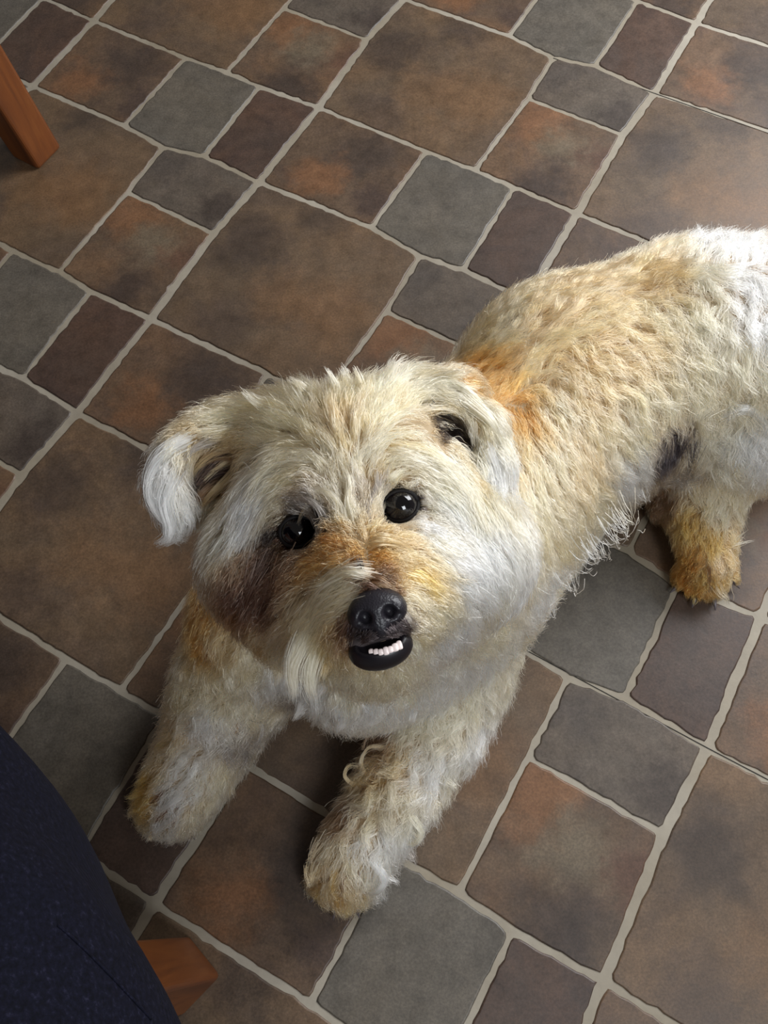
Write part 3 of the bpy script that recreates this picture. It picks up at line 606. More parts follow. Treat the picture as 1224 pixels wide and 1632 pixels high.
# combing: a stroke starts on the body under one photo pixel and runs towards another
# (x0, y0, x1, y1, hair length mm, colour, wave mm, lift 0..1)
ST = [
 # crown and forehead
 (545, 640, 540, 600, 25, 'straw', 0.48, .6), (500, 640, 480, 600, 27, 'cream', 0.48, .6), (590, 640, 605, 595, 27, 'straw', 0.48, .6), (450, 655, 400, 635, 30, 'straw', 0.48, .5),
 (630, 635, 650, 595, 32, 'cream', 0.48, .6), (545, 680, 540, 640, 25, 'tan', 0.36, .4), (500, 690, 470, 660, 25, 'straw', 0.36, .4), (600, 680, 620, 650, 25, 'straw', 0.36, .4),
 (545, 730, 543, 690, 22, 'sand', 0.36, .3), (565, 760, 560, 725, 20, 'cream', 0.48, .3), (520, 740, 495, 715, 22, 'cream', 0.36, .3), (595, 735, 620, 705, 22, 'cream', 0.36, .3),
 (480, 720, 440, 725, 30, 'straw', 0.36, .3), (450, 735, 415, 770, 32, 'cream', 0.30, .3), (430, 770, 402, 820, 35, 'white', 0.24, .25), (410, 810, 392, 870, 35, 'white', 0.24, .25),
 (480, 755, 445, 770, 27, 'straw', 0.30, .3), (455, 790, 425, 820, 27, 'cream', 0.30, .25),
 (640, 700, 690, 715, 30, 'straw', 0.30, .3), (690, 720, 735, 765, 32, 'cream', 0.30, .25), (640, 735, 690, 750, 27, 'cream', 0.30, .3), (730, 770, 765, 835, 35, 'cream', 0.30, .25),
 (680, 765, 720, 800, 27, 'cream', 0.24, .2), (760, 830, 780, 895, 35, 'white', 0.36, .3), (700, 800, 740, 850, 27, 'white', 0.24, .2), 
 # above the eyes
 (500, 795, 482, 775, 13, 'grey', .8, .5), (478, 805, 455, 795, 11, 'grey', .6, .5), (520, 815, 512, 785, 14, 'grey', .9, .6), (530, 800, 525, 770, 15, 'cream', .8, .5),
 (600, 785, 600, 755, 11, 'grey', .6, .5), (620, 770, 625, 745, 11, 'cream', .5, .4), (645, 765, 665, 750, 12, 'cream', .5, .4), (590, 800, 585, 765, 13, 'cream', .8, .5), (575, 800, 570, 765, 13, 'grey', .8, .5),
 # round the eyes
 (440, 845, 420, 860, 7, 'dark', .3, .2), (475, 875, 465, 900, 7, 'brown', .3, .2), (510, 850, 525, 870, 7, 'dark', .3, .2), (474, 812, 468, 795, 8, 'dark', .3, .4),
 (610, 810, 600, 830, 6, 'dark', .3, .3), (638, 836, 640, 860, 7, 'sand', .3, .2), (668, 810, 690, 825, 9, 'cream', .3, .2), (638, 775, 640, 755, 7, 'grey', .3, .3), (610, 790, 600, 775, 7, 'dark', .3, .3),
 # between the eyes and down the bridge
 (560, 830, 548, 815, 12, 'cream', .8, .4), (575, 855, 560, 840, 10, 'sand', .8, .4), (548, 850, 525, 855, 13, 'orange', .7, .4), (540, 880, 505, 885, 15, 'orange', .8, .35),
 (520, 895, 480, 905, 16, 'orange', .8, .3), (592, 850, 610, 845, 11, 'sand', .7, .4), (600, 870, 630, 868, 13, 'sand', .7, .35), (575, 885, 560, 880, 10, 'amber', .8, .4), (590, 890, 610, 885, 10, 'amber', .8, .4),
 (575, 912, 560, 905, 8, 'brown', .5, .5), (600, 915, 618, 915, 9, 'brown', .5, .5), (580, 932, 570, 925, 5, 'dark', .3, .4), (602, 930, 612, 928, 5, 'dark', .3, .4),
 (635, 890, 665, 895, 15, 'sand', .6, .3), (650, 870, 685, 880, 14, 'tan', .5, .25), (660, 915, 690, 935, 18, 'gold', .7, .3), (680, 860, 715, 890, 18, 'cream', .4, .2), (670, 840, 700, 860, 16, 'white', .4, .2),
 # dog's right cheek (left in the picture), tan, its shade put into the umber and brown hair
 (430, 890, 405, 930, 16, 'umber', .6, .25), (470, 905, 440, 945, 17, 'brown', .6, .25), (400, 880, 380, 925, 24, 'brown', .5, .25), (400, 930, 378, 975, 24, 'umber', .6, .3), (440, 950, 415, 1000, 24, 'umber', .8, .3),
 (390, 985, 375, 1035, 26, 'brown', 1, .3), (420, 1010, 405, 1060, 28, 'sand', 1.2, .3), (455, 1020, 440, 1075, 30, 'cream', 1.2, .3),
 # moustache, long and curving down
 (560, 925, 525, 930, 22, 'cream', .8, .45), (545, 935, 505, 950, 30, 'cream', .8, .4), (530, 955, 490, 985, 36, 'cream', .8, .35), (545, 970, 510, 1010, 34, 'sand', .8, .3), (515, 985, 480, 1040, 38, 'cream', 1, .3),
 (500, 1010, 478, 1070, 36, 'cream', 1, .3), (555, 990, 535, 1030, 26, 'brown', .6, .25), (530, 1020, 510, 1065, 30, 'sand', .8, .25), (560, 1010, 548, 1045, 12, 'brown', .5, .2), (545, 1040, 535, 1075, 20, 'sand', .6, .3),
 (485, 1050, 475, 1100, 34, 'cream', 1.4, .35), (520, 1060, 510, 1110, 30, 'cream', 1.4, .35),
 (650, 950, 685, 965, 18, 'buff', .8, .3), (660, 985, 700, 1005, 22, 'cream', 1, .3), (665, 1010, 700, 1045, 24, 'cream', 1, .3), (700, 945, 740, 985, 26, 'cream', 1, .3), (690, 920, 730, 950, 24, 'sand', .8, .25),
 (720, 900, 765, 945, 28, 'white', .8, .3), (755, 900, 785, 960, 30, 'white', 1, .3), (740, 960, 765, 1020, 30, 'white', 1.2, .35), (700, 1010, 725, 1065, 30, 'white', 1.4, .35), (775, 960, 785, 1020, 28, 'cream', 1.2, .3),
 # round the nose and lip
 (560, 985, 550, 1000, 5, 'dark', .2, .3), (652, 985, 662, 1000, 6, 'grey', .2, .3), (590, 1012, 580, 1022, 3, 'dark', .1, .3), (625, 1008, 632, 1018, 3, 'dark', .1, .3),
 (655, 1035, 672, 1055, 14, 'cream', .6, .2), (550, 1045, 535, 1065, 14, 'cream', .6, .2), (605, 1076, 605, 1105, 16, 'cream', .8, .15), (640, 1070, 650, 1100, 18, 'cream', 1, .2), (570, 1070, 562, 1100, 18, 'cream', 1, .2),
 (600, 1095, 600, 1130, 22, 'cream', 1.2, .25), (560, 1095, 552, 1135, 24, 'cream', 1.4, .3), (640, 1095, 648, 1135, 24, 'cream', 1.4, .3),
 # ear on the left of the picture
 (430, 690, 385, 680, 22, 'straw', .6, .3), (390, 670, 345, 665, 22, 'straw', .6, .25), (395, 705, 355, 715, 22, 'sand', .6, .25), (350, 680, 310, 685, 20, 'buff', .6, .25), (310, 690, 275, 705, 18, 'sand', .5, .25),
 (350, 712, 315, 730, 20, 'brown', .6, .3), (290, 705, 262, 735, 16, 'cream', .5, .25), (262, 730, 245, 775, 18, 'white', .4, .2), (250, 770, 255, 820, 24, 'white', .5, .2), (265, 810, 280, 865, 30, 'white', .8, .2), (285, 800, 285, 850, 30, 'white', .8, .25),
 (330, 750, 305, 775, 9, 'inner', .4, .15), (350, 745, 325, 765, 9, 'inner', .4, .15), (320, 775, 300, 800, 16, 'inner', .5, .3), (300, 760, 285, 795, 14, 'grey', .5, .3), (375, 760, 350, 800, 22, 'brown', .8, .3), (350, 795, 325, 825, 24, 'cream', .8, .35),
 (385, 790, 370, 845, 26, 'sand', .8, .3), (380, 830, 372, 885, 26, 'cream', .8, .3), (375, 735, 345, 755, 18, 'sand', .8, .3), (320, 800, 300, 840, 24, 'cream', .8, .35),
 # ear on the right of the picture
 (660, 640, 705, 625, 22, 'cream', .6, .3), (700, 625, 745, 640, 20, 'cream', .6, .25), (745, 640, 785, 680, 20, 'cream', .6, .25), (780, 680, 800, 735, 20, 'cream', .6, .25), (795, 740, 795, 795, 26, 'white', .6, .25), (785, 790, 780, 845, 28, 'cream', .6, .25),
 (690, 660, 715, 668, 16, 'sand', .6, .3), (715, 685, 745, 705, 9, 'inner', .5, .2), (705, 670, 730, 690, 9, 'inner', .4, .2), (735, 720, 755, 745, 12, 'inner', .6, .25), (750, 700, 775, 735, 14, 'grey', .6, .25), (755, 750, 770, 795, 20, 'cream', .8, .3), (740, 755, 755, 800, 20, 'sand', .8, .3),
 (690, 690, 715, 720, 16, 'sand', .6, .3), (715, 740, 745, 790, 22, 'cream', .6, .3), (755, 800, 775, 850, 26, 'cream', .8, .3),
 # chest
 (540, 1120, 535, 1170, 26, 'white', 1.6, .3), (590, 1110, 590, 1155, 24, 'white', 1.6, .3), (500, 1105, 490, 1155, 24, 'white', 1.6, .3), (440, 1080, 430, 1130, 26, 'white', 1.6, .3), (640, 1110, 645, 1160, 24, 'white', 1.6, .3),
 (470, 1110, 462, 1150, 22, 'grey', 1.6, .3),
 # left-hand leg in the picture
 (335, 960, 325, 1020, 22, 'orange', 1.2, 0.26), (325, 1020, 315, 1070, 22, 'orange', 1.5, 0.26), (360, 1020, 350, 1070, 26, 'sand', 2.0, 0.39), (400, 1060, 385, 1110, 26, 'cream', 2.2, 0.39), (345, 1080, 330, 1130, 24, 'buff', 2.5, 0.45), (300, 1100, 285, 1150, 24, 'buff', 2.5, 0.45),
 (385, 1120, 375, 1165, 24, 'cream', 2.8, 0.45), (340, 1150, 322, 1195, 24, 'white', 2.8, 0.45), (375, 1180, 360, 1220, 24, 'grey', 2.8, 0.52), (290, 1160, 268, 1195, 22, 'tan', 2.5, 0.45), (310, 1210, 285, 1245, 22, 'white', 2.2, 0.39), (265, 1215, 240, 1250, 20, 'tan', 2.0, 0.45),
 (340, 1220, 325, 1262, 22, 'cream', 2.0, 0.39), (285, 1265, 262, 1292, 17, 'white', 1.8, 0.39), (320, 1275, 305, 1310, 17, 'cream', 1.8, 0.39), (240, 1260, 218, 1280, 17, 'gold', 1.8, 0.52), (235, 1290, 215, 1305, 15, 'gold', 1.5, 0.45), (265, 1310, 250, 1330, 14, 'white', 1.5, 0.39), (300, 1305, 292, 1330, 14, 'cream', 1.5, 0.39),
 # right-hand leg in the picture
 (770, 1000, 775, 1060, 29, 'cream', 2.0, 0.39), (740, 1060, 740, 1110, 29, 'white', 2.2, 0.45), (700, 1090, 695, 1140, 29, 'white', 2.5, 0.45), (765, 1100, 765, 1145, 26, 'cream', 2.5, 0.52), (730, 1150, 715, 1195, 26, 'cream', 2.8, 0.45), (665, 1150, 645, 1190, 24, 'cream', 3.0, 0.45),
 (750, 1180, 735, 1220, 24, 'white', 2.5, 0.45), (620, 1180, 595, 1205, 22, 'brown', 3.8, 0.65), (640, 1205, 610, 1235, 24, 'tan', 3.2, 0.52), (690, 1220, 670, 1260, 26, 'white', 2.8, 0.45), (710, 1240, 700, 1275, 24, 'cream', 2.5, 0.45), (600, 1240, 570, 1260, 22, 'sand', 3.8, 0.65),
 (640, 1270, 620, 1310, 26, 'cream', 2.8, 0.45), (590, 1290, 565, 1320, 24, 'cream', 2.5, 0.45), (560, 1295, 540, 1325, 22, 'brown', 2.0, 0.39), (655, 1320, 645, 1355, 24, 'white', 2.8, 0.45), (600, 1340, 590, 1380, 24, 'white', 2.5, 0.39), (545, 1345, 525, 1380, 22, 'buff', 2.2, 0.45), (515, 1370, 500, 1400, 19, 'tan', 2.0, 0.45),
 (575, 1385, 580, 1420, 22, 'cream', 2.2, 0.39), (545, 1400, 538, 1435, 19, 'sand', 1.8, 0.39), (525, 1415, 515, 1440, 16, 'sand', 1.6, 0.39), (600, 1400, 612, 1425, 22, 'white', 2.2, 0.39), (560, 1430, 562, 1450, 15, 'tan', 1.5, 0.39),
 # back and flank
 (700, 560, 735, 520, 22, 'buff', 1, .2), (740, 510, 790, 460, 22, 'buff', 1.2, .2), (820, 450, 880, 405, 22, 'tan', 1.2, .2), (900, 400, 970, 380, 22, 'tan', 1.2, .2), (1000, 390, 1070, 375, 22, 'tan', 1.2, .2), (1080, 400, 1130, 375, 26, 'tan', 1.8, .35),
 (1110, 395, 1125, 350, 30, 'white', 2.2, .5), (1150, 400, 1170, 355, 30, 'white', 2.2, .5), (1195, 410, 1215, 370, 30, 'white', 2.4, .5), (1120, 445, 1165, 455, 30, 'cream', 2.2, .5), (1165, 450, 1200, 470, 30, 'white', 2.2, .5), (1200, 455, 1225, 490, 30, 'white', 2.2, .5),
 (760, 590, 830, 570, 24, 'orange', 1.2, .15), (800, 640, 850, 610, 24, 'orange', 1.2, .15), (750, 620, 800, 615, 22, 'orange', 1.2, .15), (850, 600, 905, 560, 24, 'tan', 1.8, .2), (830, 530, 890, 500, 24, 'tan', 1.8, .2), (790, 540, 850, 520, 24, 'buff', 1.6, .2), (900, 500, 960, 480, 24, 'tan', 2, .25),
 (960, 440, 1030, 430, 24, 'tan', 1.8, .25), (1040, 450, 1100, 440, 26, 'sand', 2.2, .3), (970, 520, 1030, 520, 26, 'tan', 2.4, .25), (880, 640, 890, 690, 24, 'buff', 1.4, .2), (820, 700, 840, 770, 22, 'tan', 1, .15), (870, 720, 895, 790, 24, 'buff', 1, .15),
 (920, 620, 960, 680, 26, 'tan', 1.6, .2), (960, 600, 1010, 640, 26, 'tan', 2, .25), (930, 740, 950, 810, 26, 'tan', 1, .2), (990, 680, 1015, 740, 26, 'buff', 1.8, .25), (1010, 560, 1060, 590, 26, 'tan', 2.4, .3), (1070, 500, 1110, 540, 28, 'buff', 2.6, .3), (1050, 620, 1080, 670, 28, 'buff', 2.6, .35),
 (1100, 560, 1125, 620, 30, 'buff', 2.6, .35), (1130, 480, 1150, 540, 32, 'cream', 2.6, .35), (1170, 540, 1180, 600, 32, 'cream', 2.4, .35), (1200, 500, 1205, 560, 32, 'white', 2.4, .35), (1150, 620, 1155, 670, 30, 'buff', 2.8, .4), (1195, 620, 1195, 670, 30, 'buff', 2.8, .4),
 (840, 850, 860, 920, 26, 'buff', 1, .2), (890, 860, 905, 930, 28, 'buff', 1, .25), (820, 940, 830, 1000, 28, 'white', 1.4, .3), (870, 930, 880, 985, 28, 'white', 1.2, .3), (960, 800, 975, 850, 28, 'cream', 1.2, .3), (1000, 750, 1020, 800, 26, 'white', 1.4, .3), (930, 870, 940, 920, 28, 'white', 1.2, .3),
 (810, 800, 815, 860, 24, 'buff', 1, .15), (830, 660, 850, 720, 22, 'orange', 1, .15),
 # flank behind the belly, thigh and hind foot
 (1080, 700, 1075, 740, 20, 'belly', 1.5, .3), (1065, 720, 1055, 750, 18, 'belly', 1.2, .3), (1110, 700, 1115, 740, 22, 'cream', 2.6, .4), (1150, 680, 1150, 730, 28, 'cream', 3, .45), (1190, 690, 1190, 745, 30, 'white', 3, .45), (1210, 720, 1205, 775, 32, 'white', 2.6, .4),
 (1170, 730, 1170, 770, 26, 'cream', 2.4, .4), (1090, 750, 1085, 790, 20, 'grey', 1.6, .3), (1065, 790, 1060, 820, 12, 'brown', 1, .2), (1125, 780, 1125, 820, 18, 'buff', 1.8, .3), (1150, 810, 1150, 850, 16, 'cream', 1.6, .3),
 (1105, 830, 1095, 870, 15, 'gold', 1.5, .25), (1140, 860, 1140, 895, 13, 'gold', 1.4, .25), (1110, 890, 1100, 920, 12, 'amber', 1.2, .25), (1130, 915, 1130, 940, 11, 'gold', 1.2, .25), (1150, 900, 1158, 925, 10, 'tan', 1, .25), (1165, 860, 1175, 885, 12, 'tan', 1.2, .3), (1095, 920, 1085, 940, 11, 'amber', 1, .3),
]
SP, SD, SA = [], [], []
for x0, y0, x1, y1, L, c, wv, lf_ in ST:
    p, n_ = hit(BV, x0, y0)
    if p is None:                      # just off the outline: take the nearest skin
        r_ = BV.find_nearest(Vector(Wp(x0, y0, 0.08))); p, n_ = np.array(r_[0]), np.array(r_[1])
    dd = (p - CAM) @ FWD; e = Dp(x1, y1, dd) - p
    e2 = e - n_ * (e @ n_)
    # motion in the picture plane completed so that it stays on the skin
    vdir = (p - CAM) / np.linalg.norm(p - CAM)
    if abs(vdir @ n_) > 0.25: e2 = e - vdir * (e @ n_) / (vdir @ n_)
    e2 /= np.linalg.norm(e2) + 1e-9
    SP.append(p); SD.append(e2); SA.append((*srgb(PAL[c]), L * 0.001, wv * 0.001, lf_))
# the sides the photo does not show keep the same coat: backwards and down
spine = np.array([q for q, r in TR])
for k in range(len(spine) - 1):
    ax1 = spine[k + 1] - spine[k]; ax1 = ax1 / np.linalg.norm(ax1)
    for ang_ in np.linspace(0, 2 * pi, 12, endpoint=False):
        s1 = np.cross(ax1, [0, 0, 1]); s1 /= np.linalg.norm(s1)
        dv = s1 * cos(ang_) + np.array([0, 0, 1]) * sin(ang_); q = (spine[k] + spine[k + 1]) / 2 + dv * 0.1
        r_ = BV.find_nearest(Vector(q)); p, n_ = np.array(r_[0]), np.array(r_[1])
        if (CAM - p) @ n_ / np.linalg.norm(CAM - p) > 0.15: continue
        e = ax1 * 0.7 + np.array([0, 0, -0.8]); e -= n_ * (e @ n_); e /= np.linalg.norm(e)
        SP.append(p); SD.append(e); SA.append((*srgb(PAL['buff' if dv[2] > -0.3 else 'cream']), 0.022, 0.0015, 0.2))
SP, SD, SA = np.array(SP), np.array(SD), np.array(SA)
def comb(P):
    D = np.zeros((len(P), 3)); A = np.zeros((len(P), 6))
    for s in range(0, len(P), 8000):
        p = P[s:s + 8000]; d2 = ((p[:, None] - SP[None]) ** 2).sum(2); w_ = 1 / (d2 + 2e-5) ** 2.2
        w_ /= w_.sum(1)[:, None]; D[s:s + 8000] = w_ @ SD; A[s:s + 8000] = w_ @ SA
    return D, A

# roots spread over the skin
me = body.data; nv = len(me.vertices); co = np.empty(nv * 3, np.float32); me.vertices.foreach_get('co', co); co = co.reshape(-1, 3).astype(float)
me.calc_loop_triangles(); tri = np.empty(len(me.loop_triangles) * 3, np.int32); me.loop_triangles.foreach_get('vertices', tri); tri = tri.reshape(-1, 3)
A_, B_, C_ = co[tri[:, 0]], co[tri[:, 1]], co[tri[:, 2]]
cr = np.cross(B_ - A_, C_ - A_); ar = np.linalg.norm(cr, axis=1) / 2; cen = (A_ + B_ + C_) / 3; nrm_ = cr / (2 * ar[:, None] + 1e-12)
view = CAM - cen; view /= np.linalg.norm(view, axis=1)[:, None]; facing = (view * nrm_).sum(1)
px_ = proj(cen); inview = (px_[:, 0] > -40) & (px_[:, 0] < 1290)
headc = sk; near_head = np.linalg.norm(cen - headc, axis=1) < 0.16
wt = ar * np.where(facing > -0.25, 1.0, 0.35) * np.where(inview, 1.0, 0.35) * np.where(near_head, 1.7, 1.0)
# no hair on the eyes, nose and lips
excl = [(c_ + HZ * 0.008, r_ * 1.0) for c_, r_ in EYES] + [(nc, 0.0120), (lc, 0.0140), (uc, 0.006)]
for c_, r_ in excl: wt[np.linalg.norm(cen - c_, axis=1) < r_] = 0
wt[cen[:, 2] < 0.004] = 0
cdf = np.cumsum(wt); cdf /= cdf[-1]
def roots(n):
    f = np.searchsorted(cdf, rng.random(n)); u, v = rng.random(n), rng.random(n); fl = u + v > 1; u[fl], v[fl] = 1 - u[fl], 1 - v[fl]
    return A_[f] * (1 - u - v)[:, None] + B_[f] * u[:, None] + C_[f] * v[:, None]
NG, NS, K = 7500, int(300000 * FUR), 9
GR = roots(NG); _, GA = comb(GR)
GL = GA[:, 3] * rng.uniform(0.8, 1.2, NG); GW = GA[:, 4] * rng.uniform(0.5, 1.6, NG) * np.where(GA[:, 4] > 0.0016, 1.3, 1.0)
gphase = rng.uniform(0, 2 * pi, NG); gfreq = 2 * pi / rng.uniform(0.016, 0.034, NG)
gdev = rng.normal(0, 0.16, NG)
G = np.zeros((NG, K, 3)); G[:, 0] = GR; n0 = bf.grad(GR)
for i in range(1, K):
    P = G[:, i - 1]; n_ = bf.grad(P); D, _ = comb(P)
    D -= n_ * (D * n_).sum(1)[:, None]; D /= np.linalg.norm(D, axis=1)[:, None] + 1e-9
    side = np.cross(n_, D); s = (i - 0.5) / (K - 1)
    ws = np.cos(gphase + gfreq * GL * s) * GW * gfreq          # derivative of the wave
    wu = np.sin(gphase * 1.7 + gfreq * GL * s) * GW * gfreq * 0.5
    lift = GA[:, 5] * (1 - s) ** 1.0 * 1.3 + 0.05
    d = D + side * (ws + gdev)[:, None] + n_ * (lift + 0.35 * wu)[:, None] + np.array([0, 0, -0.12])
    d /= np.linalg.norm(d, axis=1)[:, None]
    q = P + d * (GL / (K - 1))[:, None]
    sd = bf.sample(q); want = 0.0012 + 0.003 * min(1, s * 3) * np.minimum(GL / 0.02, 1)
    push = np.maximum(want - sd, 0); q = q + n_ * push[:, None]; q[:, 2] = np.maximum(q[:, 2], 0.002)
    G[:, i] = q
kd = KDTree(NG)
for i, p in enumerate(GR): kd.insert(Vector(p), i)
kd.balance()
R_ = roots(NS)
gi = np.fromiter((kd.find(Vector(p))[1] for p in R_), np.int64, NS)
_, RA = comb(R_)
under = rng.random(NS) < 0.3
ln = np.where(under, rng.uniform(0.35, 0.65, NS), rng.uniform(0.75, 1.1, NS)) * np.clip(RA[:, 3] / GA[gi, 3], 0.5, 1.5)
ln = np.minimum(ln, 1.2)
tt = np.linspace(0, 1, K)
S = np.zeros((NS, K, 3), np.float32)
Gg = G
fz = rng.normal(0, 1, (NS, 3)); fz2 = rng.normal(0, 1, (NS, 3)); cl = rng.uniform(0.35, 0.9, NS)
off = R_ - GR[gi]
for i, tq in enumerate(tt):
    x = np.minimum(tq * ln, 1.0) * (K - 1); j = np.minimum(x.astype(int), K - 2); f = (x - j)[:, None]
    g = G[gi, j] * (1 - f) + G[gi, j + 1] * f
    amp = (0.0010 + 0.05 * RA[:, 3] + 0.45 * np.maximum(RA[:, 4] - 0.0012, 0)) * tq ** 1.3
    q = g + off * (1 - cl * tq ** 1.2)[:, None] + (fz * amp[:, None] + fz2 * (0.0005 * np.sin(3 * pi * tq)))
    if i: 
        sd = bf.sample(q); n_ = bf.grad(q); q = q + n_ * np.maximum(0.0010 + 0.0015 * tq - sd, 0)[:, None]
        q[:, 2] = np.maximum(q[:, 2], 0.0012)
    S[:, i] = q
# colour of each strand: patch colour, lock-to-lock and hair-to-hair variation
gv = rng.normal(0, 0.10, NG)[gi] + rng.normal(0, 0.10, NS)
colr = np.clip(RA[:, :3] * np.exp(gv)[:, None], 0.004, 0.95)
warm = np.clip(rng.normal(0, 0.05, NG)[gi], -0.1, 0.12); colr[:, 0] *= 1 + warm * .5; colr[:, 2] *= 1 - warm
# keep the eyes, nose and mouth clear of hair that would cross them
clear = np.ones(NS, bool)
for c_, r_ in [(EYES[0][0] + HZ * 0.012, 0.0095), (EYES[1][0] + HZ * 0.012, 0.0095), (nc + HZ * 0.006, 0.0118), (lc + HZ * 0.006, 0.0135)]:
    vd = (CAM - c_) / np.linalg.norm(CAM - c_)
    for i in range(K):
        q = S[:, i] - c_; ax_d = np.linalg.norm(q - (q @ vd)[:, None] * vd, axis=1)
        clear &= ~((ax_d < r_) & (np.abs(q @ vd) < 0.03))
for c_, r_ in ((Dp(714, 690, 0.556), 0.0105), (Dp(728, 708, 0.556), 0.0085), (Dp(336, 752, 0.553), 0.0105)):     # the open hollows of the ears
    vd = (CAM - c_) / np.linalg.norm(CAM - c_)
    q0 = S[:, 0] - c_; inside0 = np.linalg.norm(q0 - (q0 @ vd)[:, None] * vd, axis=1) < r_ * 0.95
    for i in range(1, K):
        q = S[:, i] - c_; ax_d = np.linalg.norm(q - (q @ vd)[:, None] * vd, axis=1)
        clear &= ~((ax_d < r_) & (np.abs(q @ vd) < 0.05) & ~inside0)
# parts of the coat
def dist_chain(P, pts):
    pts = [np.array(p) for p in pts]; best = np.full(len(P), 9.0)
    for a, b in zip(pts[:-1], pts[1:]):
        v = b - a; t_ = np.clip(((P - a) @ v) / (v @ v), 0, 1); best = np.minimum(best, np.linalg.norm(P - a - t_[:, None] * v, axis=1))
    return best
lbl = np.zeros(NS, int)      # 0 torso
dl_ = dist_chain(R_, [p for p, r in LL[1:]]); dr_ = dist_chain(R_, [p for p, r in RL[1:]])
dt_ = dist_chain(R_, [p for p, r in TR]) - 0.03
lbl[(dl_ < dt_) & (dl_ < 0.055)] = 1; lbl[(dr_ < dt_) & (dr_ < 0.055)] = 2
dh_ = dist_chain(R_, [p for p, r in HL[1:]]); lbl[(dh_ < dt_) & (dh_ < 0.05)] = 3
tl_ = dist_chain(R_, [Wp(1340, 540, 0.11), Wp(1400, 470, 0.08), Wp(1440, 400, 0.04)]); lbl[tl_ < 0.03] = 4
hd_ = (np.linalg.norm(R_ - sk, axis=1) < 0.098) | (((R_ - CAM) @ FWD < 0.60)); lbl[hd_] = 5
e1_ = dist_chain(R_, [Dp(380, 690, 0.565), Dp(322, 740, 0.562), Dp(262, 800, 0.552)]); lbl[hd_ & (e1_ < 0.034) & (proj(R_)[:, 0] < 392)] = 6
e2_ = dist_chain(R_, [Dp(690, 640, 0.57), Dp(740, 700, 0.567), Dp(785, 790, 0.558)]); lbl[hd_ & (e2_ < 0.034)] = 7

# ------------------------------------------------------------------ single long locks that the photo shows
# (strands, colour, spread mm, part, polyline of (x, y, height above the skin mm))
TUFTS = [(782, 1060, .9, .5, 'cream', 1), (786, 1090, 1, .3, 'cream', 1), (780, 1120, .9, .6, 'white', 1), (770, 1155, .9, .6, 'cream', 1), (758, 1190, .8, .8, 'cream', 1), (735, 1220, .8, .7, 'cream', 1), (715, 1245, .7, .8, 'cream', 1), (690, 1275, .7, .8, 'buff', 1),
 (660, 1330, .6, .9, 'cream', 1), (650, 1360, .5, .9, 'grey', 1), (620, 1400, .8, .6, 'white', 1), (600, 1420, .6, .9, 'white', 1), (500, 1360, -.6, .8, 'tan', 1), (495, 1395, -.3, 1, 'sand', 1), (520, 1435, 0, 1, 'tan', 1), (548, 1445, .2, 1, 'gold', 1),
 (272, 1150, -.6, .7, 'tan', 2), (255, 1195, -.7, .7, 'gold', 2), (232, 1235, -.9, .6, 'gold', 2), (218, 1265, -1, .3, 'gold', 2), (216, 1290, -.9, .4, 'tan', 2), (236, 1322, -.3, 1, 'cream', 2), (268, 1330, .1, 1, 'cream', 2), (410, 1140, .8, .6, 'grey', 2), (405, 1180, .7, .7, 'cream', 2), (360, 1250, .5, .9, 'sand', 2),
 (1020, 790, .5, .9, 'white', 0), (1000, 830, .5, .9, 'cream', 0), (975, 860, .5, .9, 'white', 0), (940, 890, .5, .9, 'white', 0), (905, 935, .5, .9, 'white', 0), (870, 975, .5, .9, 'white', 0), (835, 1005, .5, .9, 'white', 0), (990, 845, .6, .8, 'white', 0), (955, 880, .5, .9, 'white', 0),
 (1085, 925, -.5, .9, 'amber', 3), (1105, 945, -.2, 1, 'gold', 3), (1150, 945, .5, .9, 'tan', 3)]
